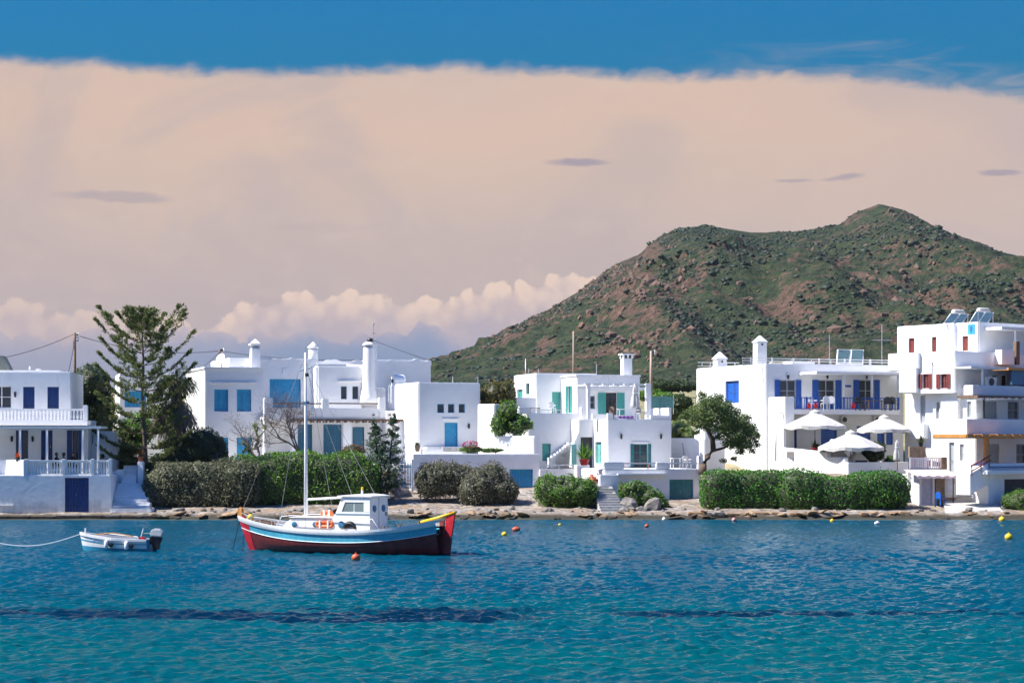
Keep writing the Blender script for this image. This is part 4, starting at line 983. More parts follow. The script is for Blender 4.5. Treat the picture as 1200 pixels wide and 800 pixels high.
# ---------------- beach kiosk
F = Frame('beach_kiosk', 1078, 138.4, R(12), .6, 'small beach hut with pinkish awning and lavender plank door next to the slipway', 'hut')
LAV = plain('lavender_paint', (.52, .50, .62), .6)
F.block(1077, 1096, 556, 596, 0, 3, front=[('plank', 1080, 560, 1093, 591, LAV)], bevel=.03)
F.block(1096.2, 1107, 556, 596, .05, 3, mat=plain('brown_stone', (.27, .19, .13), .9, .3, 3, .5), bevel=.02)
F.block(1107.2, 1122, 556, 583, .5, 2.6, front=[('shut', 1113, 561, 1119, 567, WOODW)], bevel=.03)
q = MB(); a0, a1 = F.u(1067, -.2), F.u(1118, -.2); za, zb = F.z(550, 0, 1), F.z(557.5, 0, -1)
V = []; n = 16
for i in range(n+1):
    x = a0+(a1-a0)*i/n; V += [(x, 1.0, za), (x+.15, -1.0, zb+.03*math.sin(i*1.9)), (x+.15, -1.03, zb-.16-.04*math.sin(i*2.3))]
q.add(V, [(3*i+j, 3*i+3+j, 3*i+4+j, 3*i+1+j) for i in range(n) for j in (0, 1)]); o = q.build('awning', plain('pink_awning', (.66, .50, .50), .85), F.root); o.modifiers.new('cloth', 'SOLIDIFY').thickness = .02
for x in (1096, 1117): MB().tube([F.pt(x, 558, -.95), F.pt(x, 596, -.95)], .04).build('awning_post', DARK, F.root)
F.box('curtain', LAV, 1110, 1116, 558, 576, -.5, -.42); F.box('counter', plain('brown_stone', (.27, .19, .13)), 1104, 1120, 583, 592, -.4, .3, .03)
F = Frame('terrace_railing', 1066, 139.6, R(10), 2.4, 'white railing with dark blue rails and colourful towels above the kiosk awning', 'railing')
F.rail(1066.5, 1103, 536, 549, 0, 16, WOODW, 'railing_panel', .03, posts=(1067, 1085, 1103))
F.box('bottom_rail', NAVY, 1066.5, 1103, 548.8, 549.8, -.06, .06)
for i, (x, m) in enumerate(((1070, TERRA), (1076.5, TEAL), (1081, PTEAL), (1087, TERRA), (1093, LAV), (1098, REDB))): F.box('towel', m, x, x+3.6, 539+i % 3, 546.5, .05, .07)
F.box('stone_pier', plain('brown_stone', (.27, .19, .13)), 1103.5, 1110, 535.5, 552, -.1, .4, .03); F.box('back_wall', plain('brown_stone', (.27, .19, .13)), 1066, 1085, 523, 536, 3, 3.3, .02)
F.box('retaining_wall', WHITE, 1064, 1110, 550, 570, .1, .5, .02)
# ================================================================== plants
def leaves(name, P, N, size, mat, parent, elong=1.7, up=0.0, seed=1, flat=.8):
    """leaf-sized diamonds at points P facing roughly along N"""
    r = np.random.default_rng(seed); n = len(P); N = N+r.normal(size=(n, 3))*flat; N /= np.linalg.norm(N, axis=1, keepdims=True)+1e-9
    d = r.normal(size=(n, 3)); d[:, 2] += up; d -= N*(d*N).sum(1, keepdims=True); d /= np.linalg.norm(d, axis=1, keepdims=True)+1e-9
    s_ = np.cross(N, d); L = size*(.55+.9*r.random((n, 1))); w = L/elong
    V = np.stack([P-d*L*.5, P+s_*w*.5, P+d*L*.5, P-s_*w*.5], 1); F = np.arange(n*4).reshape(n, 4)
    return link(name, npmesh(name, V.reshape(-1, 3), F, mat, False), None, parent)
def unit(n, r): v = r.normal(size=(n, 3)); return v/np.linalg.norm(v, axis=1, keepdims=True)
def lumps(p, lump, q):
    s_ = 1.5/max(.35, min(q)); return lump*min(q)*2.4*(fbm(p[:, 0]*s_+p[:, 1]*.6*s_, p[:, 2]*s_-p[:, 1]*.5*s_, 3, 7)-.5)
def blobs_pts(B, dens, r, lump=.14, inset=.16, p_=2):
    """B: (centre, radii); points spread over the skin of the union"""
    P = []; N = []
    for i, (c, q) in enumerate(B):
        c = np.array(c); q = np.array(q); area = 4*math.pi*((q[0]*q[1])**1.6/3+(q[0]*q[2])**1.6/3+(q[1]*q[2])**1.6/3)**(1/1.6)
        n = int(area*dens*(1 if p_ == 2 else 1.35)); u = unit(n, r); u0 = u
        if p_ != 2: u = u/((np.abs(u)**p_).sum(1, keepdims=True)**(1/p_))
        k_ = 1-inset*r.random(n)**2*(1 if p_ == 2 else .5)+(.05 if p_ == 2 else .012)*r.normal(size=n)
        p = c+u*q*k_[:, None]; p = p+u0*(lumps(p, lump, q)+np.where(r.random(n) < .05, np.abs(r.normal(size=n))*.13, 0))[:, None]; keep = np.ones(n, bool)
        for j, (c2, q2) in enumerate(B):
            if j != i: keep &= (np.abs((p-np.array(c2))/(np.array(q2)*.9))**p_).sum(1) > 1
        nn = u/q; nn /= np.linalg.norm(nn, axis=1, keepdims=True); P.append(p[keep]); N.append(nn[keep])
    return np.concatenate(P), np.concatenate(N)
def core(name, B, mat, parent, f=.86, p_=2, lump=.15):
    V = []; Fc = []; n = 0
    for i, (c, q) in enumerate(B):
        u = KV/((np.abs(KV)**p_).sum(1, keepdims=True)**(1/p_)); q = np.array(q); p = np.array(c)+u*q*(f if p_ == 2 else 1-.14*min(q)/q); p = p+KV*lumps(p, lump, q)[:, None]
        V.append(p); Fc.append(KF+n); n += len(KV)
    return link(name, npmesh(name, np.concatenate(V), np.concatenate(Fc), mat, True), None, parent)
KV, KF = ico(3)
SEED = [100]
def bush(name, label, cat, spec, mat, leaf=.14, dens=80, group=None, cm=None, elong=1.7, lump=.16, flat=.8, up=0.0, p_=2):
    """spec: (px, py, Y, half width px, half height px, half depth m) for each lobe"""
    SEED[0] += 1; r = np.random.default_rng(SEED[0]); B = []
    for px, py, Y, a, b, c in spec:
        p = PT(px, py, Y); B.append(((p.x, p.y, p.z), (a/FPX*Y, c, b/FPX*Y)))
    if p_ == 2:
        for c, q in list(B):
            for i in range(9):
                u = unit(1, r)[0]; u[2] = abs(u[2])*.8-.15; f = r.uniform(.28, .46); B.append((tuple(np.array(c)+u*np.array(q)*.78), tuple(np.array(q)*f)))
    zb = min(c[2]-q[2] for c, q in B); X = sum(c[0] for c, _ in B)/len(B); Yc = sum(c[1] for c, _ in B)/len(B)
    e = empty(name, (X, Yc, zb), 0, label, cat, group); B = [((c[0]-X, c[1]-Yc, c[2]-zb), q) for c, q in B]
    P, N = blobs_pts(B, dens, r, lump, .16, p_); leaves('foliage', P, N, leaf, mat, e, elong, up, SEED[0], flat)
    core('dark_core', B, cm or CORE_DARK, e, .86, p_, lump); return e
CORE_DARK = foliage('painted_core_shade', (.02, .03, .012), (.045, .05, .025), None, .0)  # dark filler behind the leaves, shade between them put into its colour
L_DARK = foliage('dark_leaf', (.018, .042, .014), (.065, .10, .028))
L_GREEN = foliage('green_leaf', (.045, .13, .015), (.14, .29, .035), (.21, .34, .06))
L_BRIGHT = foliage('bright_leaf', (.06, .14, .015), (.16, .27, .035), (.20, .28, .06))
L_GREY = foliage('grey_green_leaf', (.085, .095, .05), (.21, .22, .13), (.32, .32, .22))
L_SILVER = foliage('dusty_leaf', (.10, .095, .065), (.22, .21, .15), (.30, .28, .21))
L_HEDGE = foliage('hedge_leaf', (.030, .12, .016), (.09, .26, .034), (.15, .31, .05))
L_OLIVE = foliage('olive_leaf', (.06, .062, .012), (.17, .15, .03), (.22, .13, .03))
L_PINE = foliage('araucaria_needle', (.05, .085, .02), (.16, .19, .05), (.23, .22, .07))
L_CON = foliage('conifer_needle', (.026, .065, .034), (.09, .16, .075))
L_ALEP = foliage('pine_needle', (.042, .09, .026), (.15, .21, .055), (.22, .25, .09))
L_PALM = foliage('palm_leaf', (.05, .07, .03), (.14, .16, .07))
L_DEAD = foliage('dry_palm_leaf', (.09, .075, .055), (.24, .20, .15), (.30, .26, .22))
L_BARE = plain('grey_bark', (.17, .125, .10), .9, .3, 6, .4)
BARK = plain('brown_bark', (.12, .085, .065), .9, .35, 5, .6)
L_BROWN = foliage('dry_brown_leaf', (.10, .055, .025), (.24, .13, .05))
L_MAG = foliage('magenta_petal', (.30, .012, .05), (.55, .03, .12))
hb = lambda *a: bush(*a)
# around the navy-shuttered house
bush('dark_tree', 'dense dark green tree beside the power pole, behind the navy shuttered house', 'tree', [(107, 452, 149, 22, 22, 2.0), (96, 478, 149, 15, 24, 1.6), (120, 480, 149, 13, 26, 1.6), (108, 500, 149, 20, 26, 1.8)], L_DARK, .2, 60, lump=.3)
bush('garden_hedge', 'bright green clipped hedge with browned lower twigs behind the waterside steps', 'hedge', [(140, 527, 144.5, 26, 8, .8), (154, 526, 144.3, 16, 8, .8)], L_BRIGHT, .13, 120)
bush('dry_hedge', 'brown twiggy lower hedge between the steps and the araucaria', 'hedge', [(146, 543, 143.6, 20, 13, .6), (133, 545, 143.4, 8, 12, .5)], L_OLIVE, .13, 100)
bush('porch_shrub', 'leafy green shrub against the slim porch post of the navy shuttered house', 'shrub', [(112, 530, 142.4, 13, 13, .8), (122, 534, 142.4, 11, 11, .8)], L_GREEN, .13, 90)
bush('round_shrub', 'dark rounded shrub below the palm, beside the light blue lower windows', 'shrub', [(236, 528, 143.6, 27, 28, 1.5), (214, 534, 143.4, 22, 22, 1.4), (255, 540, 143.4, 14, 18, 1.2)], L_DARK, .15, 80, lump=.22)
bush('under_shrub', 'shadowed green shrub at the foot of the araucaria', 'shrub', [(196, 545, 142.2, 26, 16, 1.3), (178, 552, 141.6, 16, 14, 1.0)], L_DARK, .16, 70)
bush('saltbush_hedge', 'grey green saltbush hedge between the waterside steps and the moored boat mast', 'hedge',
     [(205, 572, 138.3, 32, 30, 1.2), (248, 570, 138.5, 34, 31, 1.3), (282, 571, 138.3, 24, 29, 1.2), (184, 578, 138.0, 16, 22, 1.0)], L_GREY, .16, 100, lump=.30, p_=3)
bush('clipped_hedge', 'clipped hedge with sunny green top below the timber porch', 'hedge',
     [(305, 566, 139.8, 44, 34, 1.4), (352, 564, 140.0, 40, 35, 1.4), (396, 565, 139.8, 38, 34, 1.4), (425, 570, 139.5, 20, 28, 1.2)], L_GREEN, .14, 100, lump=.22, p_=4)
bush('dry_shrub', 'small brown twiggy shrub behind the clipped hedge by the porch door', 'shrub', [(414, 529, 144.5, 14, 9, .8)], L_BROWN, .11, 110)
bush('dusty_shrub', 'low spreading dusty grey shrub beside the light blue gate', 'shrub', [(502, 563, 140.2, 15, 22, 1.1), (514, 561, 140.3, 16, 22, 1.2), (528, 561, 140.4, 18, 21, 1.3), (543, 564, 140.4, 17, 21, 1.2), (552, 570, 140.2, 14, 18, 1.1)], L_SILVER, .13, 110, lump=.28)
bush('dusty_shrub', 'tall rounded dusty grey shrub casting its shadow towards the light blue boat store door', 'shrub', [(573, 568, 139.6, 25, 29, 1.5), (556, 576, 139.4, 18, 22, 1.3), (590, 577, 139.4, 17, 21, 1.2)], L_SILVER, .13, 110, lump=.28)
e = bush('flower_bed', 'low green bed with magenta blossom on the cottage terrace', 'flowers', [(552, 526.5, 145.6, 14, 4, .5), (575, 527.5, 145.6, 14, 3, .4)], L_BRIGHT, .12, 130)
SEED[0] += 1; r = np.random.default_rng(3); p = PT(552, 521.5, 145.4); u = unit(260, r); Q = np.array(p)+u*np.array((.62, .3, .3)); link('blossom', leaves('blossom', Q-np.array(e.location), u, .12, L_MAG, None).data, None, e); bpy.data.objects.remove([o for o in bpy.data.objects if o.name.startswith('blossom') and o.parent is None][0])
bush('olive_shrub', 'yellowish brown shrub rising behind the cottage side wall', 'shrub', [(578, 466, 152, 16, 18, 1.3), (594, 462, 152.4, 10, 15, 1.1), (585, 482, 151.5, 17, 16, 1.2)], L_OLIVE, .17, 70, lump=.4)
bush('climbing_shrub', 'glossy green climber leaning over the sunlit upstand wall', 'shrub', [(596, 484, 147.6, 12, 16, 1.0), (606, 497, 147.4, 17, 13, 1.1), (586, 498, 147.2, 10, 14, .9)], L_GREEN, .16, 75, lump=.35)
bush('lush_hedge', 'bright green rounded hedge at the foot of the shore stairs', 'hedge', [(646, 575, 138.2, 19, 21, 1.2), (664, 577, 138.0, 22, 22, 1.3), (684, 579, 137.8, 18, 20, 1.2)], L_GREEN, .14, 110, lump=.25)
bush('rock_shrub', 'bushy green shrub growing over grey rocks beside the sea green boat store', 'shrub', [(745, 577, 137.8, 18, 15, .9), (760, 584, 137.6, 17, 13, .8), (775, 591, 137.4, 9, 8, .6), (731, 573, 138, 8, 9, .6)], L_GREEN, .13, 100, lump=.35)
bush('shaded_hedge', 'dark clipped hedge under the leaning pine', 'hedge', [(848, 577, 137.6, 26, 27, 1.3), (888, 577, 137.7, 38, 26.5, 1.3)], L_HEDGE, .14, 110, lump=.20, p_=4)
bush('terrace_hedge', 'long dense green hedge below the parasol terrace', 'hedge', [(942, 577, 137.2, 34, 26, 1.4), (985, 580, 137.0, 36, 23, 1.3), (1028, 577, 137.2, 38, 25, 1.4)], L_HEDGE, .14, 110, lump=.26, p_=3.4)
bush('broom_shrub', 'feathery light green shrub by the slipway in front of the lower terrace', 'shrub', [(1196, 588, 136.4, 20, 16, 1.1), (1212, 588, 136.4, 18, 18, 1.1)], L_GREEN, .16, 120, elong=3.5, lump=.25)
bush('terrace_plant', 'dark bushy plant under the lowest parasol beside the barbecue', 'shrub', [(1018, 534, 143.8, 12, 13, .7), (1029, 528, 144.2, 8, 12, .6)], L_DARK, .16, 80, lump=.4)
bush('terrace_plant', 'small yellow green plant beside the furled grey parasol', 'shrub', [(1043, 540, 143.4, 6, 7, .4)], L_GREEN, .16, 110, elong=3)
bush('far_tree', 'dark tree in the gap between the stepped house and the blue shuttered house', 'tree', [(797, 474, 172, 13, 12, 1.6), (790, 482, 172, 10, 10, 1.5), (806, 482, 172, 9, 10, 1.5)], L_DARK, .24, 45, lump=.35)
bush('far_shrub', 'green bank of shrubs behind the roof terrace screen', 'shrub', [(778, 468, 190, 16, 8, 2.5), (760, 463, 200, 14, 7, 2.5)], L_GREEN, .3, 30, lump=.3)
for i, (px, py, Y, a, b) in enumerate(((640, 452, 330, 26, 6), (690, 449, 340, 22, 5), (780, 452, 320, 30, 7), (840, 450, 340, 26, 7), (560, 455, 330, 22, 5), (1080, 445, 330, 40, 8), (525, 452, 340, 16, 5))):
    bush('field_thicket', 'distant low green thicket in the fields at the foot of the hill', 'thicket', [(px, py, Y, a, b, 4), (px+a*.7, py+1, Y, a*.6, b*.8, 3)], (L_DARK, L_GREY)[i % 2], .6, 6, 'thickets below the hill', lump=.3)
bush('grass_tuft', 'sunlit green grass bank beside the leaning pine', 'grass bank', [(796, 506, 156, 14, 14, 2.0), (806, 512, 155, 10, 10, 1.5)], L_BRIGHT, .2, 60, elong=4, up=2)
# bare trees, cactus
def bare(label, base, spread, h, n, seed, mat=L_BARE, name='bare_tree', lean=0):
    r = random.Random(seed); p = PT(*base); e = empty(name, p, 0, label, 'tree'); tips = []; tr = MB(); br = MB()
    def grow(a, d, L, rad, lv):
        b = a; pts = [a]
        for i in range(4):
            d = (d+Vector((r.gauss(0, .22), r.gauss(0, .22), r.gauss(.04, .16)))).normalized(); b = b+d*L/4; pts.append(b)
        (tr if lv == 0 else br).tube(pts, rad, rad*.55, 5 if lv < 2 else 3)
        if lv < 5:
            for k_ in range(n if lv < 3 else 4 if lv == 3 else 2):
                f = r.uniform(.35, 1); q = pts[min(4, int(f*4)+1)]; dd = (d+Vector((r.gauss(0, spread), r.gauss(0, spread), r.gauss(.1, .35)))).normalized(); grow(q, dd, L*r.uniform(.5, .8), rad*.5, lv+1)
    for s_ in range(3): grow(Vector((0, 0, 0)), Vector((r.gauss(lean, .35), r.gauss(0, .25), 1)).normalized(), h*.42, .09, 0)
    tr.build('trunk', mat, e, 0, True); o = br.build('branches', mat, e); o['kind'] = 'stuff'; return e
bare('leafless grey tree spreading in front of the timber porch', (358, 545, 143.6), .85, 6.4, 4, 5)
bare('leafless twisted shrub against the wall between the light blue windows and the porch', (303, 545, 146.6), .85, 4.6, 3, 12, name='bare_shrub', lean=-.25)
def cactus(px, py, Y):
    p = PT(px, py, Y); e = empty('prickly_pear', p, 0, 'yellow green prickly pear cactus in front of the light blue ground floor window', 'cactus'); r = random.Random(2); m = plain('cactus_skin', (.17, .22, .06), .6, .2, 4, .2); pads = [(Vector((0, 0, .2)), Vector((0, 0, 1)), .42)]
    for i in range(26):
        c, d, s_ = r.choice(pads[-9:]); dd = (d+Vector((r.gauss(0, .55), r.gauss(0, .3), r.gauss(.25, .2)))).normalized(); s2 = max(.17, s_*.9); pads.append((c+dd*(s_+s2)*.72, dd, s2))
    for c, d, s_ in pads:
        q = MB().ball((0, 0, 0), 1, 10, 6, (s_*.55, s_*.18, s_)).build('pad', m, e, 0, True); q.location = c; q.rotation_euler = d.to_track_quat('Z', 'Y').to_euler()
cactus(288, 545, 146.2)
# araucaria
def araucaria(px, yb, yt, Y):
    p = PT(px, yb, Y); h = zrow(yt, Y)-p.z; e = empty('araucaria', p, 0, 'tall araucaria with tiered upswept branches beside the waterside steps', 'tree'); r = random.Random(4)
    top = Vector((-.25, 0, h)); path = [Vector((0, 0, 0)).lerp(top, i/8)+Vector((.06*math.sin(i*1.3), 0, 0)) for i in range(9)]
    MB().tube(path, .19, .035, 8).build('trunk', BARK, e, 0, True); P = []; N = []; br = MB()
    tiers = [(.12, 3.2, .05), (.20, 3.4, .10), (.29, 3.35, .12), (.38, 3.2, .22), (.47, 2.9, .28), (.545, 3.2, .30), (.62, 3.25, .36), (.70, 3.3, .42), (.775, 3.3, .50), (.84, 3.2, .52), (.90, 1.7, .60), (.95, .9, .9)]
    for ti, (f, L, rise) in enumerate(tiers):
        nb = 6 if f < .85 else 5; off = r.random()*6.28
        for b in range(nb):
            if f < .5 and r.random() < .12: continue
            a = off+2*math.pi*b/nb+r.gauss(0, .15); LL = L*r.uniform(.78, 1.08); d = Vector((math.cos(a), math.sin(a), 0)); o = top*f; pts = []
            for j in range(8):
                s_ = j/7; pts.append(o+d*LL*s_+Vector((0, 0, LL*(rise*s_+.22*s_*s_-.10*math.sin(s_*3.14)))))
            br.tube(pts, .05*(1-.5*f), .015, 4)
            side = Vector((-d.y, d.x, 0))
            for j in range(2, 8):
                for sgn in (-1, 1):
                    for m_ in range(3):
                        if r.random() < (.28 if f > .5 else .18): continue
                        q = pts[j]+(pts[min(7, j+1)]-pts[j])*r.random(); tl = (.55 if j < 7 else .4)*r.uniform(.7, 1.25)
                        dd = (d*.55+side*sgn*r.uniform(.4, .9)+Vector((0, 0, r.uniform(.25, .7)))).normalized()
                        for k_ in range(32):
                            s2 = r.random(); n_ = Vector((r.gauss(0, 1), r.gauss(0, 1), r.gauss(0, 1))).normalized(); P.append(q+dd*tl*s2+n_*.085); N.append(n_+dd*.3)
            for k_ in range(34):
                s2 = r.uniform(.0, .4); n_ = Vector((r.gauss(0, 1), r.gauss(0, 1), r.gauss(0, 1))).normalized(); P.append(pts[7]+(pts[7]-pts[6]).normalized()*s2*.9+n_*.09); N.append(n_)
    leaves('crown', np.array(P), np.array(N), .16, L_PINE, e, 3.2, .6, 5, .5); o = br.build('branches', BARK, e); o['kind'] = 'stuff'; return e
araucaria(170, 562, 371, 141.2)
# palm with dry skirt
def palm(px, yb, yt, Y):
    p = PT(px, yb, Y); h = zrow(yt, Y)-p.z; e = empty('fan_palm', p, 0, 'fan palm with a hanging skirt of dry fronds behind the araucaria', 'tree'); r = random.Random(9)
    MB().tube([(0, 0, 0), (.1, 0, h*.5), (.15, 0, h)], .3, .24, 10).build('trunk', BARK, e, 0, True)
    def frond(q, d, droop, L, dead):
        V = q.v; sd = d.cross(Vector((0, 0, 1))); sd = (sd if sd.length > .01 else Vector((1, 0, 0))).normalized(); c = Vector((.15, 0, h)); stem = []
        for j in range(5): s_ = j/4; stem.append(c+d*L*.55*s_+Vector((0, 0, -droop*L*.5*s_*s_)))
        q.tube(stem, .025, .015, 3); tip = stem[-1]; dirv = (stem[-1]-stem[-2]).normalized()
        for k_ in range(13):
            a = (k_-6)*.2+r.gauss(0, .04); v = (dirv*math.cos(a)+sd*math.sin(a)).normalized(); l = L*.62*r.uniform(.8, 1.1); m = tip+v*l*.55+Vector((0, 0, -droop*.08)); en = tip+v*l+Vector((0, 0, -.25-droop*.35*l)); w = sd*math.cos(a)-dirv*math.sin(a); w = w.normalized()*.045
            n = len(q.v); q.v += [tuple(tip), tuple(m-w), tuple(en), tuple(m+w)]; q.f.append((n, n+1, n+2, n+3))
    g = MB()
    for i in range(26):
        a = r.random()*6.28; el = r.uniform(-.1, 1.25); frond(g, Vector((math.cos(a)*math.cos(el), math.sin(a)*math.cos(el), math.sin(el))), .5, r.uniform(1.6, 2.2), False)
    o = g.build('crown', L_PALM, e); o['kind'] = 'stuff'; g = MB()
    for i in range(60):
        a = r.random()*6.28; el = r.uniform(-1.45, -.45); frond(g, Vector((math.cos(a)*math.cos(el), math.sin(a)*math.cos(el), math.sin(el))), 1.2, r.uniform(1.5, 2.6), True)
    o = g.build('dry_skirt', L_DEAD, e); o['kind'] = 'stuff'
palm(203, 548, 446, 144.6)
bush('oleander', 'leafy shrub with reddish flowers below the araucaria branches', 'shrub', [(160, 505, 146.5, 20, 22, 1.2), (146, 515, 146.2, 14, 16, 1.0)], L_GREEN, .17, 70, lump=.35)
# twin-topped conifer
def conifer():
    p = PT(450, 580, 140.2); e = empty('conifer', p, 0, 'blue green conifer with two pointed leaders beside the light blue gate', 'tree'); r = np.random.default_rng(8); P = []; N = []; tk = MB()
    for px, yt, ang in ((438, 489, 0), (462, 483, 0)):
        t_ = PT(px, yt, 140.2)-p; b = Vector((t_.x*.3, 0, .05)); tk.tube([b, b.lerp(t_, .5), t_], .12, .02, 6)
        for i in range(150):
            f = r.random()**1.35; o = b.lerp(t_, .05+.93*f); a = r.random()*6.28; rad = (1.65*(1-f)**.75+.07)*r.uniform(.55, 1.1); d = Vector((math.cos(a), math.sin(a), .38)).normalized()
            for k_ in range(42):
                s_ = r.random()**.6; q = o+d*rad*s_+Vector(r.normal(size=3))*(.05+.10*(1-s_))*(.4+rad*.4)+Vector((0, 0, -.1*s_)); P.append(q); N.append(d+Vector((0, 0, .6)))
    tk.build('trunk', BARK, e, 0, True); leaves('crown', np.array(P), np.array(N), .14, L_CON, e, 2.4, .3, 8, .7)
conifer()
# leaning pine on the bank
def leaning_pine():
    Y = 141.6; p = PT(823, 553, Y); e = empty('leaning_pine', p, 0, 'windswept pine with dense crown leaning over the clipped hedge', 'tree'); r = np.random.default_rng(14); V = lambda px, py, d=0: PT(px, py, Y+d)-p
    MB().tube([V(823, 556), V(824, 545), V(829, 535), V(836, 527), V(835, 515), V(830, 505), V(832, 490)], .30, .12, 9).build('trunk', BARK, e, 0, True)
    limbs = [[(836, 528), (850, 524), (862, 517), (874, 512)], [(835, 515), (848, 505), (862, 497)], [(830, 505), (818, 492), (810, 484)], [(832, 492), (840, 480), (846, 474)], [(862, 517), (868, 524), (872, 530)], [(830, 500), (816, 500), (808, 497)], [(862, 497), (875, 500), (885, 508)]]
    for i, l in enumerate(limbs): MB().tube([V(x, y, .5*math.sin(i*2+j)) for j, (x, y) in enumerate(l)], .11, .03, 6).build('limb', BARK, e, 0, True)
    cl = [(833, 472, 16, 9), (820, 482, 14, 9), (846, 478, 15, 9), (812, 490, 9, 7), (832, 488, 18, 9), (855, 490, 14, 9), (868, 496, 14, 9), (848, 500, 16, 8), (878, 503, 11, 8), (864, 510, 16, 8), (882, 513, 9, 7), (824, 498, 11, 7), (872, 521, 12, 6), (856, 519, 10, 5), (886, 521, 6, 4), (868, 530, 8, 4), (879, 529, 6, 4), (842, 467, 8, 6), (826, 466, 7, 5), (862, 482, 7, 6), (876, 490, 6, 5), (889, 512, 4, 4), (808, 481, 6, 6), (843, 512, 8, 4), (818, 506, 6, 4), (802, 487, 4, 4), (848, 537, 5, 3), (858, 534, 5, 3)]
    P = []; N = []
    for i, (x, y, a, b) in enumerate(cl):
        for dp in ((-1.3, .2, 1.5) if a > 9 else (r.uniform(-1, 1),)):
            c = np.array(V(x+r.normal()*2, y+r.normal()*1.5, dp)); n = int(40+a*b*4.2); u = unit(n, r); k_ = r.random(n)**.4; P.append(c+u*np.array((a, a*.8, b))*Y/FPX*k_[:, None]*(.85+.4*r.random((n, 1)))); N.append(u+np.array((0, 0, .5)))
    leaves('crown', np.concatenate(P), np.concatenate(N), .15, L_ALEP, e, 2.0, .5, 15, .6)
leaning_pine()
# house in the shade behind the araucaria
F = Frame('garden_house', 128, 158, R(14), 3.0, 'white house with a light blue shutter half hidden behind the araucaria', 'house')
F.block(140, 205, 437, 540, 0, 6, front=[('shut', 146, 458, 171, 477, SKYB)])
# pots
pot(165, 541, 138.8, .2, .35, TERRA, 'terracotta pot with dry succulent on the gate post of the waterside steps', L_BROWN, .45)
pot(684.5, 545, 140.6, .34, .42, RED, 'red tub with tall bamboo like plant on the pier of the stepped house', L_GREEN, 1.05, n=110)
pot(955.5, 531, 145.2, .28, .4, RED, 'red pot with round topiary behind the sunlit terrace wall', L_DARK, .5)
pot(489, 529, 147.6, .22, .45, BARK, 'dark clay jar with a small plant beside the cottage steps', L_DARK, .3)
pot(1079.5, 523, 143.6, .2, .3, DARK, 'small dark pot plant on the wall above the towel railing', L_DARK, .4)
for px, py in ((948, 478.5), (956, 478.5), (1000, 478.5)): pot(px, py, 147.9, .17, .24, RED, 'small red flower pot on the blue railed balcony', L_MAG, .22, n=50, group='flower pots on the blue balcony')
# ================================================================== boats
def hull(stations, rows, M=lambda *a: a):
    """grid of rows x stations, mirrored to port and starboard"""
    V = []; Fc = []; n = len(stations)
    for sgn in (-1, 1):
        b = len(V)
        for r_ in rows:
            for s_ in stations: x, y, z = r_(s_); V.append((x, sgn*y, z))
        m = len(rows)
        for j in range(m-1):
            for i in range(n-1):
                q = (b+j*n+i, b+j*n+i+1, b+(j+1)*n+i+1, b+(j+1)*n+i); Fc.append(q if sgn < 0 else q[::-1])
    return V, Fc
YAW = R(-25)
Yb = 95.0; X0 = aX(293)*Yb
boat = empty('fishing_boat', (X0, Yb, 0), YAW, 'wooden fishing boat with light blue strake, maroon bottom, white wheelhouse and mast, moored offshore', 'boat')
class BF(Frame):
    def __init__(s): s.O = (X0, Yb); s.th = YAW; s.c = math.cos(YAW); s.s = math.sin(YAW); s.base = 0; s.root = boat
B = BF()
LB = B.u(518)                      # waterline length
def sheer(f): return .95+(.52/.55**2.2 if f < .55 else .48/.45**2.2)*abs(f-.55)**2.2
def beam(f): return 1.62*max(0.0, 1-abs((f-.54)/.56)**2.6)**.72*(1 if f < .54 else 1)
BE = (-.52, LB+.12)
def stx(f, z): return (BE[0]+.42*max(0, 1-z/1.7)*(1-f)**3*1.3)+(BE[1]-BE[0])*f-.12*max(0, 1-z/1.5)*f**6
fs = [0]+[i/40 for i in range(1, 40)]+[1]
def row(k_):                        # k_: 0 sheer .. 1 keel line
    def g_(f):
        zs = sheer(f); z = zs+(-.42-zs)*k_; b = beam(f)*(1-.10*k_-.55*max(0, k_-.45)**1.4*1.8); e_ = max(0.0, abs(f-.5)*2-.35)/.65; b *= 1-.62*min(1, k_*1.1)*e_**1.3
        return (stx(f, z), max(.012, b), z)
    return g_
def offrow(d, out=0.0):
    def g_(f):
        zs = sheer(f); k_ = d/(zs+.42); x, y, z = row(k_)(f); return (x, y+out, z)
    return g_
def f_boat(tt, bs):
    p = pos(tt); x, y, z = sep(tt, p); n = noise(tt, p, 3, 5, .7); st_ = noise(tt, scl(tt, p, (6, 6, 1.0)), 1.5, 5, .7)
    c = mixc(tt, n.step(.3, .7), (.13, .017, .019), (.22, .030, .030)); c = mixc(tt, st_.step(.60, .68)*(z.step(.05, .5)), c, (.22, .05, .06))
    c = mixc(tt, noise(tt, p, 9, 3, .7).step(.66, .72)*(z.step(.75, .2)), c, (.30, .22, .22))
    c = mixc(tt, (z+(n-.5)*.1).step(.10, .0), c, (.008, .006, .008))
    tt.links.new(c.k, bs.inputs['Base Color']); bs.inputs['Roughness'].default_value = .5
    w = (z*5.2)._m('FRACT'); bump(tt, bs, w.step(.0, .06)*w.step(1.0, .94)+n*.3, .35, .02)
MAROON = pmat('maroon_antifouling', f_boat)
BBLUE = plain('boat_blue_paint', (.09, .42, .56), .4, .14, 5, .08)
BWHITE = plain('boat_white_paint', (.80, .80, .79), .4, .07, 5, .06)
PLASTW = plain('white_plastic', (.78, .78, .77), .35, .08, 4, .05)
def skin(name, rows, mat, smooth=True, bow=None):
    V, Fc = hull(fs, rows); q = MB(); q.add(V, Fc); return q.build(name, mat, boat, 0, smooth)
skin('bottom', [offrow(.45), row(.42), row(.6), row(.75), row(.9), row(1.0)], MAROON)
skin('strake', [offrow(.10), offrow(.22), offrow(.34), offrow(.45)], BBLUE)
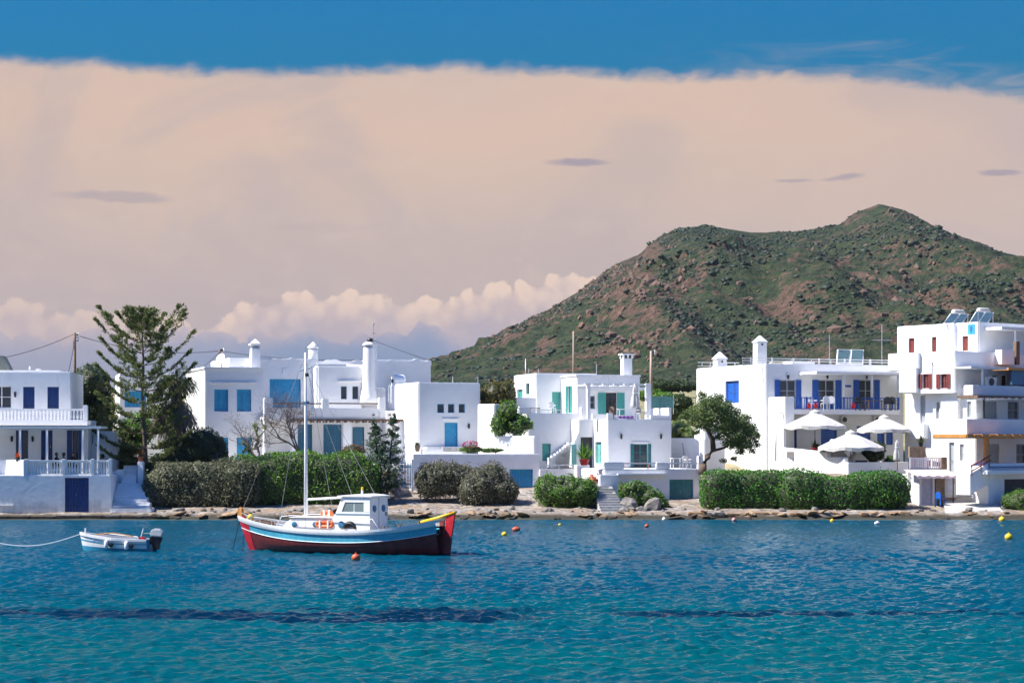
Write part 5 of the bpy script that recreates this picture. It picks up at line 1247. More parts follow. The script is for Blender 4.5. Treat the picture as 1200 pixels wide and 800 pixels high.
skin('gunwale', [offrow(-.09, -.10), offrow(-.09, .05), offrow(.02, .06), offrow(.105, .05), offrow(.105, .0)], BWHITE, False)
# rub strips
for d, m, rr_ in ((.115, BWHITE, .03), (.46, BWHITE, .018)):
    for sgn in (-1, 1):
        q = MB(); q.tube([(offrow(d, .012)(f)[0], sgn*offrow(d, .012)(f)[1], offrow(d)(f)[2]) for f in fs], rr_, rr_, 5); q.build('rubbing_strip', m, boat, 0, True)
V = [(*row(.1)(f)[:1], -row(.1)(f)[1]*.97, sheer(f)-.16) for f in fs]+[(row(.1)(f)[0], row(.1)(f)[1]*.97, sheer(f)-.16) for f in fs]; n = len(fs)
MB().add(V, [(i, i+1, n+i+1, n+i) for i in range(n-1)]).build('deck', plain('grey_deck', (.40, .38, .35), .7, .2, 4, .2), boat)
# stem with red bow and wooden head
q = MB(); pts = [(stx(0, 1.5)-.05, 1.56), (stx(0, 1.2)-.08, 1.2), (stx(0, .5)-.06, .5), (stx(0, 0)-.03, 0), (stx(0, -.3), -.35)]
q.prism(pts+[(x+.24, z) for x, z in pts[::-1]], -.075, .075); q.build('stem', RED, boat, .02)
MB().prism([(BE[0]-.13, 1.45), (BE[0]+.16, 1.42), (BE[0]+.12, 1.9), (BE[0]-.02, 1.95), (BE[0]-.12, 1.85)], -.085, .085).build('stem_head', OCHRE, boat, .02)
V = []; Fc = []; nb = 9
for sgn in (-1, 1):
    b = len(V)
    for j in range(7):
        for i in range(nb):
            f = i/nb*.085*(1-.45*j/6); d = .14+(sheer(f)+.30)*j/6*.97; x, y, z = offrow(d, .014)(f); V.append((x, sgn*y, z))
    for j in range(6):
        for i in range(nb-1): Fc.append((b+j*nb+i, b+j*nb+i+1, b+(j+1)*nb+i+1, b+(j+1)*nb+i))
MB().add(V, Fc).build('bow_patch', RED, boat, 0, True)
# sternpost and rudder
q = MB(); q.prism([(BE[1]-.22, 1.48), (BE[1]+.02, 1.52), (LB+.05, -.35), (LB-.2, -.35)], -.06, .06); q.build('sternpost', MAROON, boat, .02)
zt = 1.86; q = MB(); q.prism([(BE[1]-.02, .75), (BE[1]+.38, .80), (BE[1]+.56, zt), (BE[1]+.30, zt+.06), (BE[1]+.10, zt-.15)], -.045, .045); ru = q.build('rudder', RED, boat, .02)
q = MB(); q.prism([(LB+.03, -.35), (LB+.36, -.35), (BE[1]+.378, .795), (BE[1]-.018, .745)], -.044, .044); q.build('rudder_blade', MAROON, ru)
q = MB(); q.tube([(BE[1]-1.15, -.06, 1.42), (BE[1]-.3, -.05, 1.62), (BE[1]+.52, 0, 1.85)], .05, .075, 8); q.build('tiller', YELLOW, boat, 0, True)
# wheelhouse
CWY = -.86
x0, x1 = B.u(390, CWY), B.u(433, CWY); dz0 = sheer(.6)-.16; zt = B.z(582.5, x1, CWY); xw = x1
q = MB(); s0 = x0-.05; hh = zt-dz0
prof = [(x0-.12, dz0), (x1, dz0), (x1, zt), (x0+.42, zt), (x0+.02, dz0+hh*.47)]
# side walls with real window openings are built as slabs round the holes
def xz(px, py): u_ = B.u(px, CWY); return u_, B.z(py, u_, CWY)
wx0, wz1 = xz(399.5, 588.5); wx1, wz0 = xz(426, 599); 
q.prism(prof, CWY+.05, -CWY-.05); wh = q.build('wheelhouse', BWHITE, boat, .03)
for sy in (-1, 1):
    yy = sy*(-CWY-.05)
    a, b = sorted((yy, yy+sy*.035))
    q = MB()
    q.prism([(x0-.10, dz0+.02), (x1+.01, dz0+.02), (x1+.01, wz0-.03), (wx0-.1, wz0-.03), (x0+.03, dz0+hh*.46)], a, b); q.build('side_panel', BWHITE, wh)
    q = MB(); q.prism([(wx0-.09, wz0-.02), (wx0+.03, wz0-.02), (wx0+.2, wz1+.01), (wx0+.06, wz1+.01)], a, b); q.build('window_post', BWHITE, wh)
    q = MB(); q.prism([(wx1, wz0-.02), (x1+.01, wz0-.02), (x1+.01, wz1+.01), (wx1, wz1+.01)], a, b); q.build('window_post', BWHITE, wh)
    q = MB(); q.prism([(wx0+.08, wz1+.015), (x1+.01, wz1+.015), (x1+.01, zt-.01), (wx0+.22, zt-.01)], a, b); q.build('window_head', BWHITE, wh)
    a, b = sorted((yy+sy*.004, yy+sy*.012)); mid = (wx0+wx1)/2+.06
    for p0, p1, l in ((wx0+.03, mid-.03, .15), (mid+.03, wx1, 0)):
        q = MB(); q.prism([(p0, wz0-.02), (p1, wz0-.02), (p1, wz1+.01), (p0+l, wz1+.01)], a, b); q.build('window_pane', glass('boat_glass', (.10, .13, .13)), wh)
    q = MB(); a, b = sorted((yy+sy*.036, yy+sy*.055)); z_ = B.z(603, x1, CWY); q.prism([(x0-.02, z_), (x1+.015, z_), (x1+.015, z_+.03), (x0-.02, z_+.03)], a, b); q.build('moulding', TEALB, wh)
roof = MB(); roof.prism([(x0+.22, zt-.005), (x1+.12, zt-.005), (x1+.12, zt+.06), (x1*.5+x0*.5+.2, zt+.13), (x0+.24, zt+.06)], CWY-.05, -CWY+.05); roof = roof.build('roof', BWHITE, wh, .02)
def porthole(p, axis, r_, parent):
    M = (lambda x, y, z: (p[0]+x, p[1]-z, p[2]+y)) if axis == 'y' else (lambda x, y, z: (p[0]+z, p[1]+x, p[2]+y))
    q = MB(M); q.lathe(0, 0, [(r_*.72, 0), (r_, 0), (r_, .03), (r_*.72, .035)], 16); o = q.build('porthole', TEALB, parent, 0, True)
    MB(M).lathe(0, 0, [(r_*.74, .0), (r_*.74, .012)], 16).build('porthole_glass', plain('dark_port_glass', (.012, .05, .045), .35, .2, 4, 0), o)
# aft face
for yy in (-.42, .42): porthole((x1+.004, yy, B.z(595.5, x1, 0)), 'x', .155, wh)
q = MB(); q.box(x1, x1+.012, -.02, .02, dz0+.05, zt-.05); q.build('door_joint', GREYP, wh); q = MB(); q.box(x1+.001, x1+.03, .62, .68, dz0+hh*.5, dz0+hh*.6); q.build('door_handle', DARK, wh)
px_, pz_ = xz(400, 614.5); porthole((px_, CWY+.014, pz_), 'y', .16, wh)
px_, pz_ = xz(410, 619); q = MB(lambda x, y, z: (px_+x, CWY+.012-z, pz_+y)); q.prism([(.33*math.cos(math.pi*i/12), .33*math.sin(math.pi*i/12)) for i in range(13)], 0, .012, 'z'); q.build('engine_hatch', INNER, wh)
MB(lambda x, y, z: (px_+x, CWY-.02-z, pz_+y)).tube([(.27*math.cos(math.pi*i/10)-.02, .24*math.sin(math.pi*i/10)+.0, 0) for i in range(11)], .05, .05, 6).build('hatch_tyre', DARK, wh, 0, True)
# trunk cabin forward
TY = -.72
t0, t1 = B.u(330, TY), x0-.1; tz = B.z(607, t1, TY)
q = MB(); q.prism([(t0, dz0), (t1, dz0), (t1, tz), (t0+.55, tz-.02), (t0+.1, tz-.3)], TY, -TY); tc_ = q.build('trunk_cabin', BWHITE, boat, .04)
q = MB(); q.prism([(t0+.4, tz-.01), (t1, tz+.002), (t1, tz+.05), (t0+.42, tz+.03)], TY-.06, -TY+.06); q.build('trunk_roof', BWHITE, tc_, .015)
for px in (345, 369.5): u_ = B.u(px, TY); porthole((u_, TY-.004, B.z(614, u_, TY)), 'y', .13, tc_)
for sy in (TY-.25, -TY+.25): MB().tube([(t0-.25, sy, dz0+.12), (t0+.15, sy, tz+.05), (t0+.6, sy, tz+.1), (t1+.4, sy, tz+.06), (x1+.2, sy, tz+.0), (x1+.7, sy, dz0+.1)], .022, .022, 6).build('handrail', BWHITE, boat, 0, True)
def floatring(p, rx, rz, label):
    o = empty('life_float', tuple(boat.matrix_basis@Vector(p)), YAW, label, 'life float')
    q = MB(lambda x, y, z: (x, -z, y)); n = 20; V = []; m = 8
    for i in range(n):
        a = 2*math.pi*i/n; cx, cy = rx*math.copysign(abs(math.cos(a))**.6, math.cos(a)), rz*math.copysign(abs(math.sin(a))**.6, math.sin(a))
        for j in range(m): b = 2*math.pi*j/m; V.append((cx+.075*math.cos(b)*math.cos(a), cy+.075*math.cos(b)*math.sin(a), .075*math.sin(b)))
    q.add(V, [(i*m+j, ((i+1) % n)*m+j, ((i+1) % n)*m+(j+1) % m, i*m+(j+1) % m) for i in range(n) for j in range(m)]); q.build('ring', ORANGE, o, 0, True)
    MB().box(-rx*.9, rx*.9, -.03, .03, -rz*.85, rz*.85).build('netting', ORANGE, o)
    for sx in (-.5, .5): MB().box(rx*sx-.05, rx*sx+.05, -.09, .09, -rz-.09, rz+.09).build('band', BWHITE, o, .02)
u_ = B.u(378, TY-.3); floatring((u_, TY-.12, B.z(614, u_, TY-.12)), .42, .10, 'orange life float hung on the side of the low cabin'); u_ = B.u(382, .1); floatring((u_, .2, tz+.16), .26, .10, 'orange life float lying on the low cabin roof')
# mast, boom, rigging
um = B.u(358.5, 0); zm = B.z(413, um, 0)
ms = MB().tube([(um, 0, dz0), (um, 0, zm*.55), (um-.03, 0, zm)], .10, .05, 10).build('mast', BWHITE, boat, 0, True)
MB().tube([(um-.35, 0, B.z(434, um, 0)), (um+.3, 0, B.z(430, um, 0))], .03).build('crosstree', TEALB, ms); MB().ball((um+.06, 0, B.z(439, um, 0)), .09, 8, 6).build('mast_light', DARK, ms)
MB().tube([(um-.03, 0, zm-.02), (um-.03, 0, zm+.25)], .012).build('aerial', STEEL, ms)
for px in (352, 365): MB().box(um-.12, um+.12, -.1, .1, B.z(471.5, um, 0)-.04, B.z(471.5, um, 0)+.05).build('mast_band', TEALB, ms) if px == 352 else None
MB().tube([(um, 0, B.z(585, um, 0)), (B.u(432, 0), 0, B.z(580, um, 0))], .055, .045, 8).build('boom', BWHITE, boat, 0, True)
LINE = plain('grey_rope', (.35, .34, .32), .8, .2, 9, 0); q = MB()
ends = [(BE[0]+.1, 0, 1.8), (x1-.2, 0, zt+.12), (um+.8, -1.35, sheer(.45)), (um+.8, 1.35, sheer(.45)), (um-.7, -1.3, sheer(.35)), (x0+.6, -.2, zt+.1)]
for i, e_ in enumerate(ends):
    top = Vector((um-.03, 0, zm-.15-.25*(i % 3))); e_ = Vector(e_); MB().tube([top, top.lerp(e_, .5)+Vector((0, 0, -.06)), e_], .011, .011, 4).build('stay', LINE, boat)
for p0, p1 in (((BE[0]+.05, -.08, 1.45), (BE[0]-.25, -.3, -.1)), ((BE[0]+.35, -.1, 1.35), (BE[0]+.4, -.45, -.1))): MB().tube([p0, (Vector(p0)+Vector(p1))/2+Vector((-.02, 0, -.05)), p1], .02, .02, 5).build('mooring_line', DARK, boat)
for f in (.1, .16, .23): MB().tube([(stx(f, 1.5), -beam(f)*.93, sheer(f)-.1), (stx(f, 1.5), -beam(f)*.93, sheer(f)+.3)], .018).build('stanchion', STEEL, boat)
MB().tube([(stx(f, 1.5), -beam(f)*.93, sheer(f)+.29) for f in (.03, .1, .16, .23, .3)], .013).build('lifeline', LINE, boat)
for f in (.85, .93, .78): MB().box(stx(f, 1.4)-.05, stx(f, 1.4)+.05, -beam(f)*.9-.05, -beam(f)*.9+.05, sheer(f)-.15, sheer(f)+.2).build('bollard', WOOD, boat, .015)
nav = MB().lathe(B.u(424.5, -.3), -.3, [(.06, zt+.05), (.05, zt+.3), (.02, zt+.31)], 8).build('lamp_base', BWHITE, wh); MB().lathe(B.u(424.5, -.3), -.3, [(.05, zt+.31), (.055, zt+.42), (.02, zt+.45)], 8).build('lamp_lens', YELLOW, nav)
e = empty('fender_ball', tuple(boat.matrix_basis@Vector((BE[0]+.62, -.1, 1.50))), 0, 'yellow fender ball on the foredeck of the fishing boat', 'fender'); MB().ball((0, 0, 0), .15, 14, 9).build('ball', YELLOW, e, 0, True); MB().lathe(0, 0, [(.05, .13), (.05, .2), (.02, .22)], 8).build('eye', DARK, e)
q = MB(); r_ = random.Random(3)
for k_ in range(5): q = MB(); cx = BE[0]+.95+k_*.16; q.tube([(cx+.22*math.cos(a_*.7), .1+.3*math.sin(a_*.7), 1.16-.03*k_+.012*a_) for a_ in range(20)], .03, .03, 5); q.build('rope_coil', plain('brown_rope', (.20, .13, .09), .9), boat, 0, True)
# ---------------- dinghy with outboard
Yd = 94.6; dg = empty('dinghy', (aX(99)*Yd, Yd, 0), R(-6), 'small white and blue open dinghy with outboard motor tethered near the steps', 'boat')
LD = 3.15; zsh = lambda f: .50+.30*(1-f)**2.2
def dbeam(f): return .74*min(1, (f*1.9+.02))**.62*(1-.10*max(0, f-.6))
def drow(k_, o=0.0):
    def g_(f):
        zs = zsh(f); z = zs+(-.15-zs)*k_; return (-.18*(1-k_)*(1-f)**2+LD*f-.02, max(.01, dbeam(f)*(1-.28*k_**2)+o), z)
    return g_
gs = [i/20 for i in range(21)]
def dskin(name, rows, mat, smooth=True): V, Fc = hull(gs, rows); return MB().add(V, Fc).build(name, mat, dg, 0, smooth)
DBL = plain('dinghy_blue', (.05, .30, .46), .4, .12, 5, .05)
dskin('bottom', [drow(.62), drow(.8), drow(1.0)], DBL); dskin('topside', [drow(.10), drow(.3), drow(.62)], PLASTW); dskin('blue_line', [drow(.30, .012), drow(.36, .012)], DBL); dskin('gunwale', [drow(-.03, -.1), drow(-.03, .05), drow(.12, .05), drow(.12, 0)], PLASTW, False); dskin('inner_liner', [drow(.0, -.06), drow(.5, -.1), drow(.62, -.5)], PLASTW)
q = MB(); a = [drow(k_)(1) for k_ in (0, .4, .8, 1)]; q.add([(x, -y, z) for x, y, z in a]+[(x, y, z) for x, y, z in a], [(0, 1, 5, 4), (1, 2, 6, 5), (2, 3, 7, 6)]); q.build('transom', DBL, dg)
MB().prism([(.55, .45), (.9, .45), (.9, .50), (.55, .50)], -.45, .45).build('thwart', PLASTW, dg); MB().prism([(1.9, .33), (2.25, .33), (2.25, .38), (1.9, .38)], -.6, .6).build('thwart', PLASTW, dg)
MB().tube([(.05, 0, .78), (.05, 0, 1.0)], .04).build('bow_post', PLASTW, dg); MB().tube([(.6, -.1, .72), (1.4, .05, .78), (2.3, .1, .62)], .03, .02).build('oar', OCHRE, dg); MB().tube([(.9, .25, .75), (2.5, .1, .6)], .025).build('oar', PLASTW, dg)
for f in (.42, .72):
    x, y, z = drow(.35)(f); q = MB(); q.lathe(x, -y-.12, [(.03, z-.24), (.10, z-.18), (.10, z+.1), (.03, z+.16)], 10); q.build('fender', PLASTW, dg, 0, True); MB(lambda a_, b_, c_: (x+.22+a_, -y-.1-c_, z-.05+b_)).lathe(0, 0, [(.09, 0), (.12, .04), (.06, .06)], 10).build('fender_tyre', DARK, dg)
MB().box(LD-.5, LD-.22, -.3, .0, .42, .62).build('fuel_tank', RED, dg, .03); MB().tube([(LD-.45, -.1, .6), (LD-.33, -.1, 1.0)], .02).build('flag_staff', PLASTW, dg); MB().tube([(LD+.1, 0, .8), (LD-.35, .05, .75)], .025).build('motor_tiller', DARK, dg)
q = MB(); q.prism([(LD-.02, .66), (LD+.52, .60), (LD+.62, .82), (LD+.5, .98), (LD+.12, 1.0), (LD-.02, .86)], -.17, .17); ob = q.build('motor_cowl', plain('grey_cowl', (.55, .57, .58), .35, .1, 4, .05), dg, .05)
q = MB(); q.prism([(LD+.02, .655), (LD+.55, .595), (LD+.42, .25), (LD+.36, -.35), (LD+.14, -.35), (LD+.08, .2)], -.10, .10); q.build('motor_leg', DARK, ob, .02); MB().box(LD-.04, LD+.08, -.14, .14, .28, .62).build('motor_clamp', DARK, ob, .01)
p0 = Vector((-.15, 0, .74)); p1 = dg.matrix_basis.inverted()@PT(-20, 632, 95.5); MB().tube([p0.lerp(p1, i/12)+Vector((0, 0, -.42*math.sin(math.pi*i/12))) for i in range(13)], .018, .018, 5).build('painter_rope', PLASTW, dg)
# ---------------- buoys
def buoy(px, py, r, mat, label, sx=1.0, group=None):
    Y = CZ*FPX/(py+r*.9*.0-HOR+0.0); e = empty('buoy', (aX(px)*Y, Y, 0), rnd.random(), label, 'buoy', group); rr_ = r/FPX*Y
    MB().ball((0, 0, rr_*.45), rr_, 14, 9, (sx, 1, .92)).build('float', mat, e, 0, True); MB().lathe(0, 0, [(rr_*.22, rr_*1.3), (rr_*.2, rr_*1.6), (rr_*.08, rr_*1.65)], 8).build('eye', mat, e)
TERB = plain('faded_orange_buoy', (.55, .10, .035), .5, .25, 6, .1)
buoy(417, 655.5, 5.2, TERB, 'faded orange buoy floating in front of the fishing boat')
buoy(605, 621.5, 3.4, TERB, 'wide faded orange buoy off the stern of the fishing boat', 1.5)
buoy(591, 627, 3.0, YELLOW, 'small yellow buoy close to the wide orange one', 1.1)
buoy(656, 615.5, 1.8, YELLOW, 'tiny yellow buoy off the lush green hedge')
buoy(758, 617, 2.2, TERB, 'tiny orange buoy off the shrub covered rocks', 1.3)
buoy(778, 609, 2.4, BWHITE, 'white and blue can buoy near the sea green boat store', .8)
buoy(860, 610, 2.6, plain('pink_buoy', (.6, .3, .26), .5), 'pale pink buoy off the clipped hedge under the pine')
buoy(1182, 631, 4.6, YELLOW, 'large yellow buoy off the slipway', 1.1); buoy(1174, 610, 3.6, YELLOW, 'yellow buoy at the water edge of the slipway')
buoy(1028, 614, 2.6, BWHITE, 'white buoy off the long terrace hedge', 1.5); buoy(975, 611, 2.4, YELLOW, 'small yellow buoy among the shore rocks')
# ================================================================== shore stones, poles, people, small things
def rocks(name, label, n, fn, rad, mat, group, seed, sc=(1.2, 1, .7)):
    r = np.random.default_rng(seed); meshes = []
    for i in range(6):
        v = IV*(1+.95*(fbm(IV[:, 0]*2.1+i*9+IV[:, 2], IV[:, 1]*2.1+i*5-IV[:, 2], 3, i+seed)-.5))[:, None]; v = np.sign(v)*np.abs(v)**.85; v *= np.array(sc)*(1+r.normal(size=3)*.12); meshes.append(npmesh(name, v*(1+r.normal(size=(len(v), 1))*.07), IF, mat, False))
    for i in range(n):
        px, Y = fn(r); X = aX(px)*Y; z = float(hgt([X], [Y])[0]); s_ = rad(r); o = bpy.data.objects.new(name, meshes[i % 6]); COL.objects.link(o); o.location = (X, Y, max(z, -.05)+s_*.25); o.rotation_euler = (r.normal()*.25, r.normal()*.25, r.random()*6.28); o.scale = (s_, s_, s_*r.uniform(.7, 1.1)); tag(o, label, 'rock', group)
def f_srock(c1, c2):
    def f(tt, bs):
        p = pos(tt); n = noise(tt, p, 2.2, 6, .7); x, y, z = sep(tt, p); c = mixc(tt, n.step(.3, .7), c1, c2); c = mixc(tt, (z+(n-.5)*.25).step(.30, .08), c, (.025, .02, .012)); tt.links.new(c.k, bs.inputs['Base Color']); bs.inputs['Roughness'].default_value = .9; bump(tt, bs, n+noise(tt, p, 9, 4, .7)*.4, .8, .08)
    return f
RK_O = pmat('ochre_shore_rock', f_srock((.17, .10, .055), (.42, .29, .17))); RK_G = pmat('grey_shore_rock', f_srock((.08, .075, .07), (.27, .25, .225)))
rocks('shore_rock', 'low ochre rock lying along the waterline', 95, lambda r: (r.choice([r.uniform(170, 480), r.uniform(480, 830), r.uniform(800, 1190)]), r.uniform(132.7, 134.0)), lambda r: r.gamma(3, .045)+.08, RK_O, 'rocks along the waterline', 3, (1.9, 1, .3))
rocks('beach_stone', 'grey stone lying on the narrow pebble beach', 90, lambda r: (r.uniform(180, 1180), r.uniform(133.8, 136.6)), lambda r: r.gamma(2.5, .035)+.06, RK_G, 'stones on the beach', 5)
for (px, py, Y, s_, m, lb) in ((738, 592, 136.6, 1.1, RK_G, 'pale grey boulder under the shrub by the shore stairs'), (765, 594, 136.4, 1.25, RK_G, 'broad grey boulder beside the sea green boat store plinth'), (752, 598, 135.8, .8, RK_G, 'dark pitted boulder between the stairs and the boat store')):
    rocks('boulder', lb, 1, lambda r: (px, Y), lambda r: s_*.5, m, None, int(px), (1.2, .9, .8)); o = [q for q in bpy.data.objects if q.get('label') == lb][0]; o.location.z = zrow(py, Y)
# low stone quay along the right-hand shore, its slabs one by one
e = empty('stone_quay', PT(815, 604, 133.8), 0, 'low quay of rough brown stone slabs below the long hedges', 'quay'); r = random.Random(6); x = 806
while x < 1062:
    w = r.uniform(9, 24); a, b = PT(x, 0, 133.6), PT(x+w-.6, 0, 133.6); z1 = r.uniform(.22, .42); q = MB(); y0 = r.uniform(-.3, .25)
    L = e.location; q.box(a.x-L.x, b.x-L.x, 133.4+y0-L.y, 135.0+y0-L.y, -.35-L.z, z1-L.z); q.build('slab', RK_O if r.random() < .7 else RK_G, e, .07); x += w
e = empty('stone_quay', PT(60, 606, 133.4), 0, 'dark weed stained kerb of stone slabs at the foot of the navy boat store', 'quay'); x = -40
while x < 176:
    w = r.uniform(14, 30); a, b = PT(x, 0, 133.3), PT(x+w-.5, 0, 133.3); q = MB(); L = e.location; q.box(a.x-L.x, b.x-L.x, 132.9-L.y, 134.15-L.y, -.4-L.z, r.uniform(.1, .22)-L.z); q.build('slab', RK_G, e, .05); x += w
# slipway
a = [(1108, 133.6, .12), (1178, 133.6, .12), (1168, 138, .75), (1142, 144, 2.0), (1118, 149, 3.1), (1106, 149, 3.1), (1112, 142, 1.6), (1106, 138, .8)]
e = empty('slipway', (aX(1140)*136, 136, .2), 0, 'sunlit pale concrete slipway between the kiosk and the lower terrace', 'slipway'); q = MB(); L = e.location
P = [(aX(px)*Y-L.x, Y-L.y, z-L.z+.12) for px, Y, z in a]
q.add(P, [(0, 1, 2, 7), (7, 2, 3, 6), (6, 3, 4, 5)]); o = q.build('concrete_ramp', CONC, e); s_ = o.modifiers.new('thick', 'SOLIDIFY'); s_.thickness = .6; s_.offset = -1
# power poles and wires
def upole(px, yt, yb, Y, label, arms=True, r=.13, mat=None):
    p = PT(px, yb, Y); h = zrow(yt, Y)-p.z; e = empty('power_pole', p, 0, label, 'pole'); MB().tube([(0, 0, 0), (0, 0, h)], r, r*.7, 8).build('post', mat or WOOD, e, 0, True)
    if arms:
        for k_, f in enumerate((.985, .96, .93)): MB().box(-.06, .3, -.04, .04, h*f-.03, h*f+.03).build('bracket', DARK, e); MB().lathe(.3, 0, [(.05, h*f), (.06, h*f+.1), (.03, h*f+.14)], 7).build('insulator', PLASTW, e)
    return e
upole(87.5, 390, 520, 152, 'dark timber power pole rising behind the navy shuttered house', r=.15)
upole(672, 388, 470, 175, 'thin weathered pole standing behind the stepped house roof', False, .09, plain('pale_wood', (.36, .26, .20)))
upole(763, 411, 478, 168, 'stout timber pole beside the stepped house terrace', True, .14, plain('pale_wood', (.36, .26, .20)))
upole(257.5, 409, 440, 160, 'dark pole top with crossed insulators behind the satellite dish', True, .12)
upole(616, 420, 470, 185, 'thin grey pole far behind the cottage roof', False, .05, STEEL)
def wire(a, b, sag, label):
    a, b = PT(*a), PT(*b); e = empty('overhead_wire', a, 0, label, 'wire'); MB().tube([(a.lerp(b, i/16)-a)+Vector((0, 0, -sag*4*(i/16)*(1-i/16))) for i in range(17)], .022, .022, 4).build('cable', DARK, e)
wire((87.5, 391, 152), (-30, 424, 150), .35, 'power cable drooping from the timber pole over the navy shuttered roof'); wire((88, 392, 152), (257, 411, 160), .6, 'power cable running from the timber pole to the pole behind the dish')
wire((88, 396, 152), (80, 437, 146), .1, 'steep service cable down to the navy shuttered roof'); wire((258, 412, 160), (200, 452, 158), .3, 'cable falling from the pole behind the dish towards the palm'); wire((436, 398, 158), (616, 445, 185), .5, 'thin pale cable from the villa chimney towards the stepped house'); wire((258, 411, 160), (430, 421, 158), .3, 'cable skimming along the villa roof line')
# screen on the stepped house terrace
F = Frame('net_screen', 763, 152, R(16), 4.5, 'sea green netting screen on a frame beside the roof terrace', 'screen'); F.box('netting', plain('sea_green_net', (.10, .26, .24), .8, .3, 8, .2), 764, 789, 464.5, 478, 0, .03)
for x in (763.4, 776, 789): F.pole(x, 463, 482, .05, .03, STEEL, 'screen_post')
F.box('garden_wall', WHITE, 764, 786.5, 478.5, 500, -.1, .15, .03)
# furniture
def chair(px, py, Y, rz, mat, label, group=None, s_=1.0):
    e = empty('garden_chair', PT(px, py, Y), rz, label, 'chair', group)
    for a in (-.2, .2):
        for b in (-.2, .2): MB().box(a*s_-.02, a*s_+.02, b*s_-.02, b*s_+.02, 0, .43*s_).build('leg', mat, e)
    MB().box(-.23*s_, .23*s_, -.23*s_, .23*s_, .43*s_, .47*s_).build('seat', mat, e, .01)
    q = MB(); n = 8; q.prism([(-.23*s_, .47*s_), (.23*s_, .47*s_)]+[(.23*s_*math.cos(math.pi*i/n), (.75+.17*math.sin(math.pi*i/n))*s_) for i in range(n+1)], .2*s_, .24*s_); q.build('backrest', mat, e)
    for a in (-.22, .22): MB().box(a*s_-.02, a*s_+.02, -.22*s_, .2*s_, .62*s_, .66*s_).build('armrest', mat, e)
def table(px, py, Y, mat, label, w=1.1, d=.7, group=None, h=.74):
    e = empty('garden_table', PT(px, py, Y), R(12), label, 'table', group); MB().box(-w/2, w/2, -d/2, d/2, h-.04, h).build('tabletop', mat, e, .01)
    for a in (-1, 1):
        for b in (-1, 1): MB().box(a*(w/2-.06)-.025, a*(w/2-.06)+.025, b*(d/2-.06)-.025, b*(d/2-.06)+.025, 0, h-.04).build('leg', mat, e)
for px, rz in ((952, .4), (967, 3.4), (974, 3.0)): chair(px, 481, 148.6, rz, PLASTW, 'white plastic armchair with rounded back on the blue railed balcony', 'white armchairs on the blue balcony', 1.15)
for px, rz in ((1008, .5), (1040, 3.0), (1047, 2.6)): chair(px, 481, 148.9, rz, DARK, 'dark armchair on the blue railed balcony under the porch roof', 'dark chairs on the blue balcony', 1.1)
table(1026, 481, 148.9, WOOD, 'timber table on the blue railed balcony under the porch roof', 1.4, .8)
chair(1102, 592, 137.0, 2.2, ROYAL, 'royal blue chair standing by the kiosk on the slipway'); chair(750, 491, 147.0, .6, GREYC, 'grey folding chair under the furled roof terrace parasol'); chair(719, 491, 148.3, 2.4, WOOD, 'wooden chair before the open sea green shutters'); table(733, 491, 147.6, PLASTW, 'white table on the roof terrace of the stepped house', 1.2, .8)
chair(647, 485, 150.6, .3, WOODW, 'white slatted chair on the stepped house side terrace'); table(626, 485.5, 150.6, WOOD, 'small brown table on the stepped house side terrace', .8, .5, None, .5)
chair(805, 549, 142.5, .5, PLASTW, 'white wire chair on the terrace above the sea green boat store'); table(793, 549, 142.5, PLASTW, 'white wire table on the terrace above the sea green boat store', .8, .8); table(745, 549, 141.5, OCHRE, 'orange brown bench on the terrace above the sea green boat store', 1.9, .45, None, .42)
chair(942, 541, 145.6, 2.6, OCHRE, 'wicker chair behind the sunlit terrace wall'); table(927, 541, 146.0, PLASTW, 'white table behind the sunlit terrace wall beneath the first parasol', 1.0, .8)
e = empty('cushion_row', PT(733, 490, 146.0), 0, 'purple cushions lined along the roof terrace parapet', 'cushions')
for i in range(4): MB().box(-.5+i*.28, -.26+i*.28, -.1, .1, 0, .16).build('cushion', plain('purple_cloth', (.22, .03, .30), .9), e, .02)
table(70, 553, 137.2, PLASTW, 'white cloth covered table where people sit on the balustraded terrace', 1.4, .8)
table(91, 553, 137.4, PLASTW, 'small white table by the last balusters of the terrace', .9, .7)
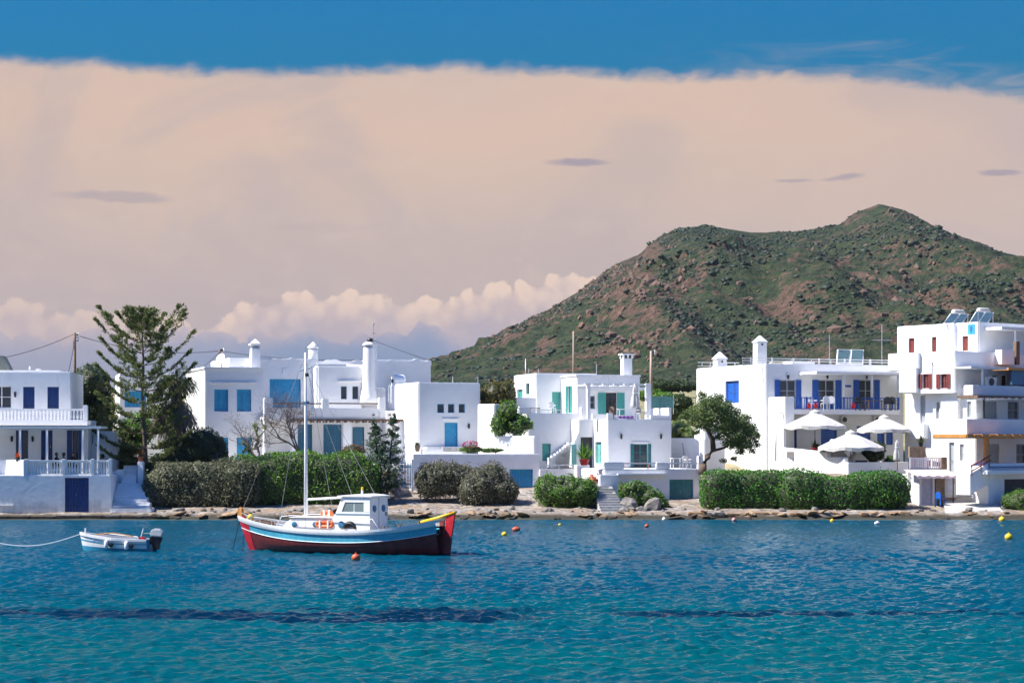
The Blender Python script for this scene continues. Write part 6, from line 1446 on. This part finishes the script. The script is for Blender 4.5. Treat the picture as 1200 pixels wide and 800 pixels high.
# people seated on terraces
def person(px, py, Y, rz, shirt, hair, label):
    p = PT(px, py, Y); e = empty('person', p, rz, label, 'person'); me = bpy.data.meshes.new('body')
    J = {'pel': (0, 0, .50), 'bel': (0, .03, .68), 'che': (0, .02, .90), 'nk': (0, 0, 1.06), 'hd': (0, -.02, 1.17), 'top': (0, -.02, 1.30)}
    R_ = {'pel': .15, 'bel': .125, 'che': .15, 'nk': .055, 'hd': .085, 'top': .075}; E = [('pel', 'bel'), ('bel', 'che'), ('che', 'nk'), ('nk', 'hd'), ('hd', 'top')]
    for s_, n_ in ((-1, 'l'), (1, 'r')):
        J.update({'sh'+n_: (.19*s_, .02, .98), 'el'+n_: (.25*s_, -.10, .74), 'wr'+n_: (.14*s_, -.33, .76), 'fi'+n_: (.08*s_, -.42, .77), 'hp'+n_: (.1*s_, -.05, .49), 'kn'+n_: (.13*s_, -.46, .50), 'an'+n_: (.13*s_, -.44, .08), 'to'+n_: (.14*s_, -.60, .04)})
        R_.update({'sh'+n_: .065, 'el'+n_: .045, 'wr'+n_: .033, 'fi'+n_: .03, 'hp'+n_: .105, 'kn'+n_: .065, 'an'+n_: .045, 'to'+n_: .035}); E += [('che', 'sh'+n_), ('sh'+n_, 'el'+n_), ('el'+n_, 'wr'+n_), ('wr'+n_, 'fi'+n_), ('pel', 'hp'+n_), ('hp'+n_, 'kn'+n_), ('kn'+n_, 'an'+n_), ('an'+n_, 'to'+n_)]
    ks = list(J); me.from_pydata([J[k_] for k_ in ks], [(ks.index(a), ks.index(b)) for a, b in E], []); o = link('body', me, None, e); o.modifiers.new('skin', 'SKIN'); sv = me.skin_vertices[0].data if me.skin_vertices else None
    if sv is None:
        bm = bmesh.new(); bm.from_mesh(me); bm.verts.layers.skin.verify(); bm.to_mesh(me); bm.free(); sv = me.skin_vertices[0].data
    for k_, v in zip(ks, sv): v.radius = (R_[k_], R_[k_]*.85); v.use_root = k_ == 'pel'
    o.modifiers.new('smooth', 'SUBSURF').levels = 2; o.modifiers['smooth'].render_levels = 2; me.materials.append(shirt)
    MB().ball((0, .02, 1.24), .115, 12, 8, (.92, 1.0, 1.08)).build('hair', hair, e, 0, True); MB().ball((0, -.055, 1.19), .085, 10, 8, (.85, .75, 1.2)).build('face', plain('skin', (.42, .22, .15), .6), e, 0, True)
    q = MB(); q.box(-.22, .22, -.2, .22, .38, .42)
    for a in (-.19, .19):
        for b in (-.17, .19): q.box(a-.02, a+.02, b-.02, b+.02, 0, .38)
    q.box(-.22, .22, .2, .24, .42, .85); q.build('seat_under', WOOD, e)
BLK = plain('black_cloth', (.02, .02, .022), .9); HAIR = plain('dark_hair', (.02, .015, .012), .6)
person(66.5, 553.5, 137.6, R(80), BLK, HAIR, 'person in black seated in profile at the white table on the balustraded terrace'); person(74.5, 553.5, 137.9, R(-80), plain('brown_cloth', (.16, .08, .05), .9), HAIR, 'person in brown top facing the one in black across the white table'); person(85, 553.5, 137.8, R(40), BLK, HAIR, 'person in dark clothes leaning at the small white terrace table')
person(1174.5, 547, 148.6, R(30), BLK, HAIR, 'person in dark clothes seated on the lower porch behind the ochre post')
pot(20.5, 540, 134.6, .16, .25, DARK, 'dark pot with orange red flowers on the terrace parapet', foliage('orange_petal', (.45, .06, .01), (.7, .15, .03)), .3, n=70)
# ------------------------------------------------------------------ air between the village and the hill
hm = bpy.data.materials.new('sea_haze'); hm.use_nodes = True; ht = hm.node_tree; ht.nodes.clear()
vo = ht.nodes.new('ShaderNodeVolumePrincipled'); vo.inputs['Density'].default_value = .000032; vo.inputs['Color'].default_value = (.72, .84, 1, 1); vo.inputs['Anisotropy'].default_value = .0
ou = ht.nodes.new('ShaderNodeOutputMaterial'); ht.links.new(vo.outputs[0], ou.inputs['Volume'])
hz = MB().box(-760, 1040, -40, 1760, -4, 190).build('haze', hm); tag(hz, 'thin bluish sea haze filling the air over the bay', 'haze', kind='stuff')
SC.render.engine = 'CYCLES'
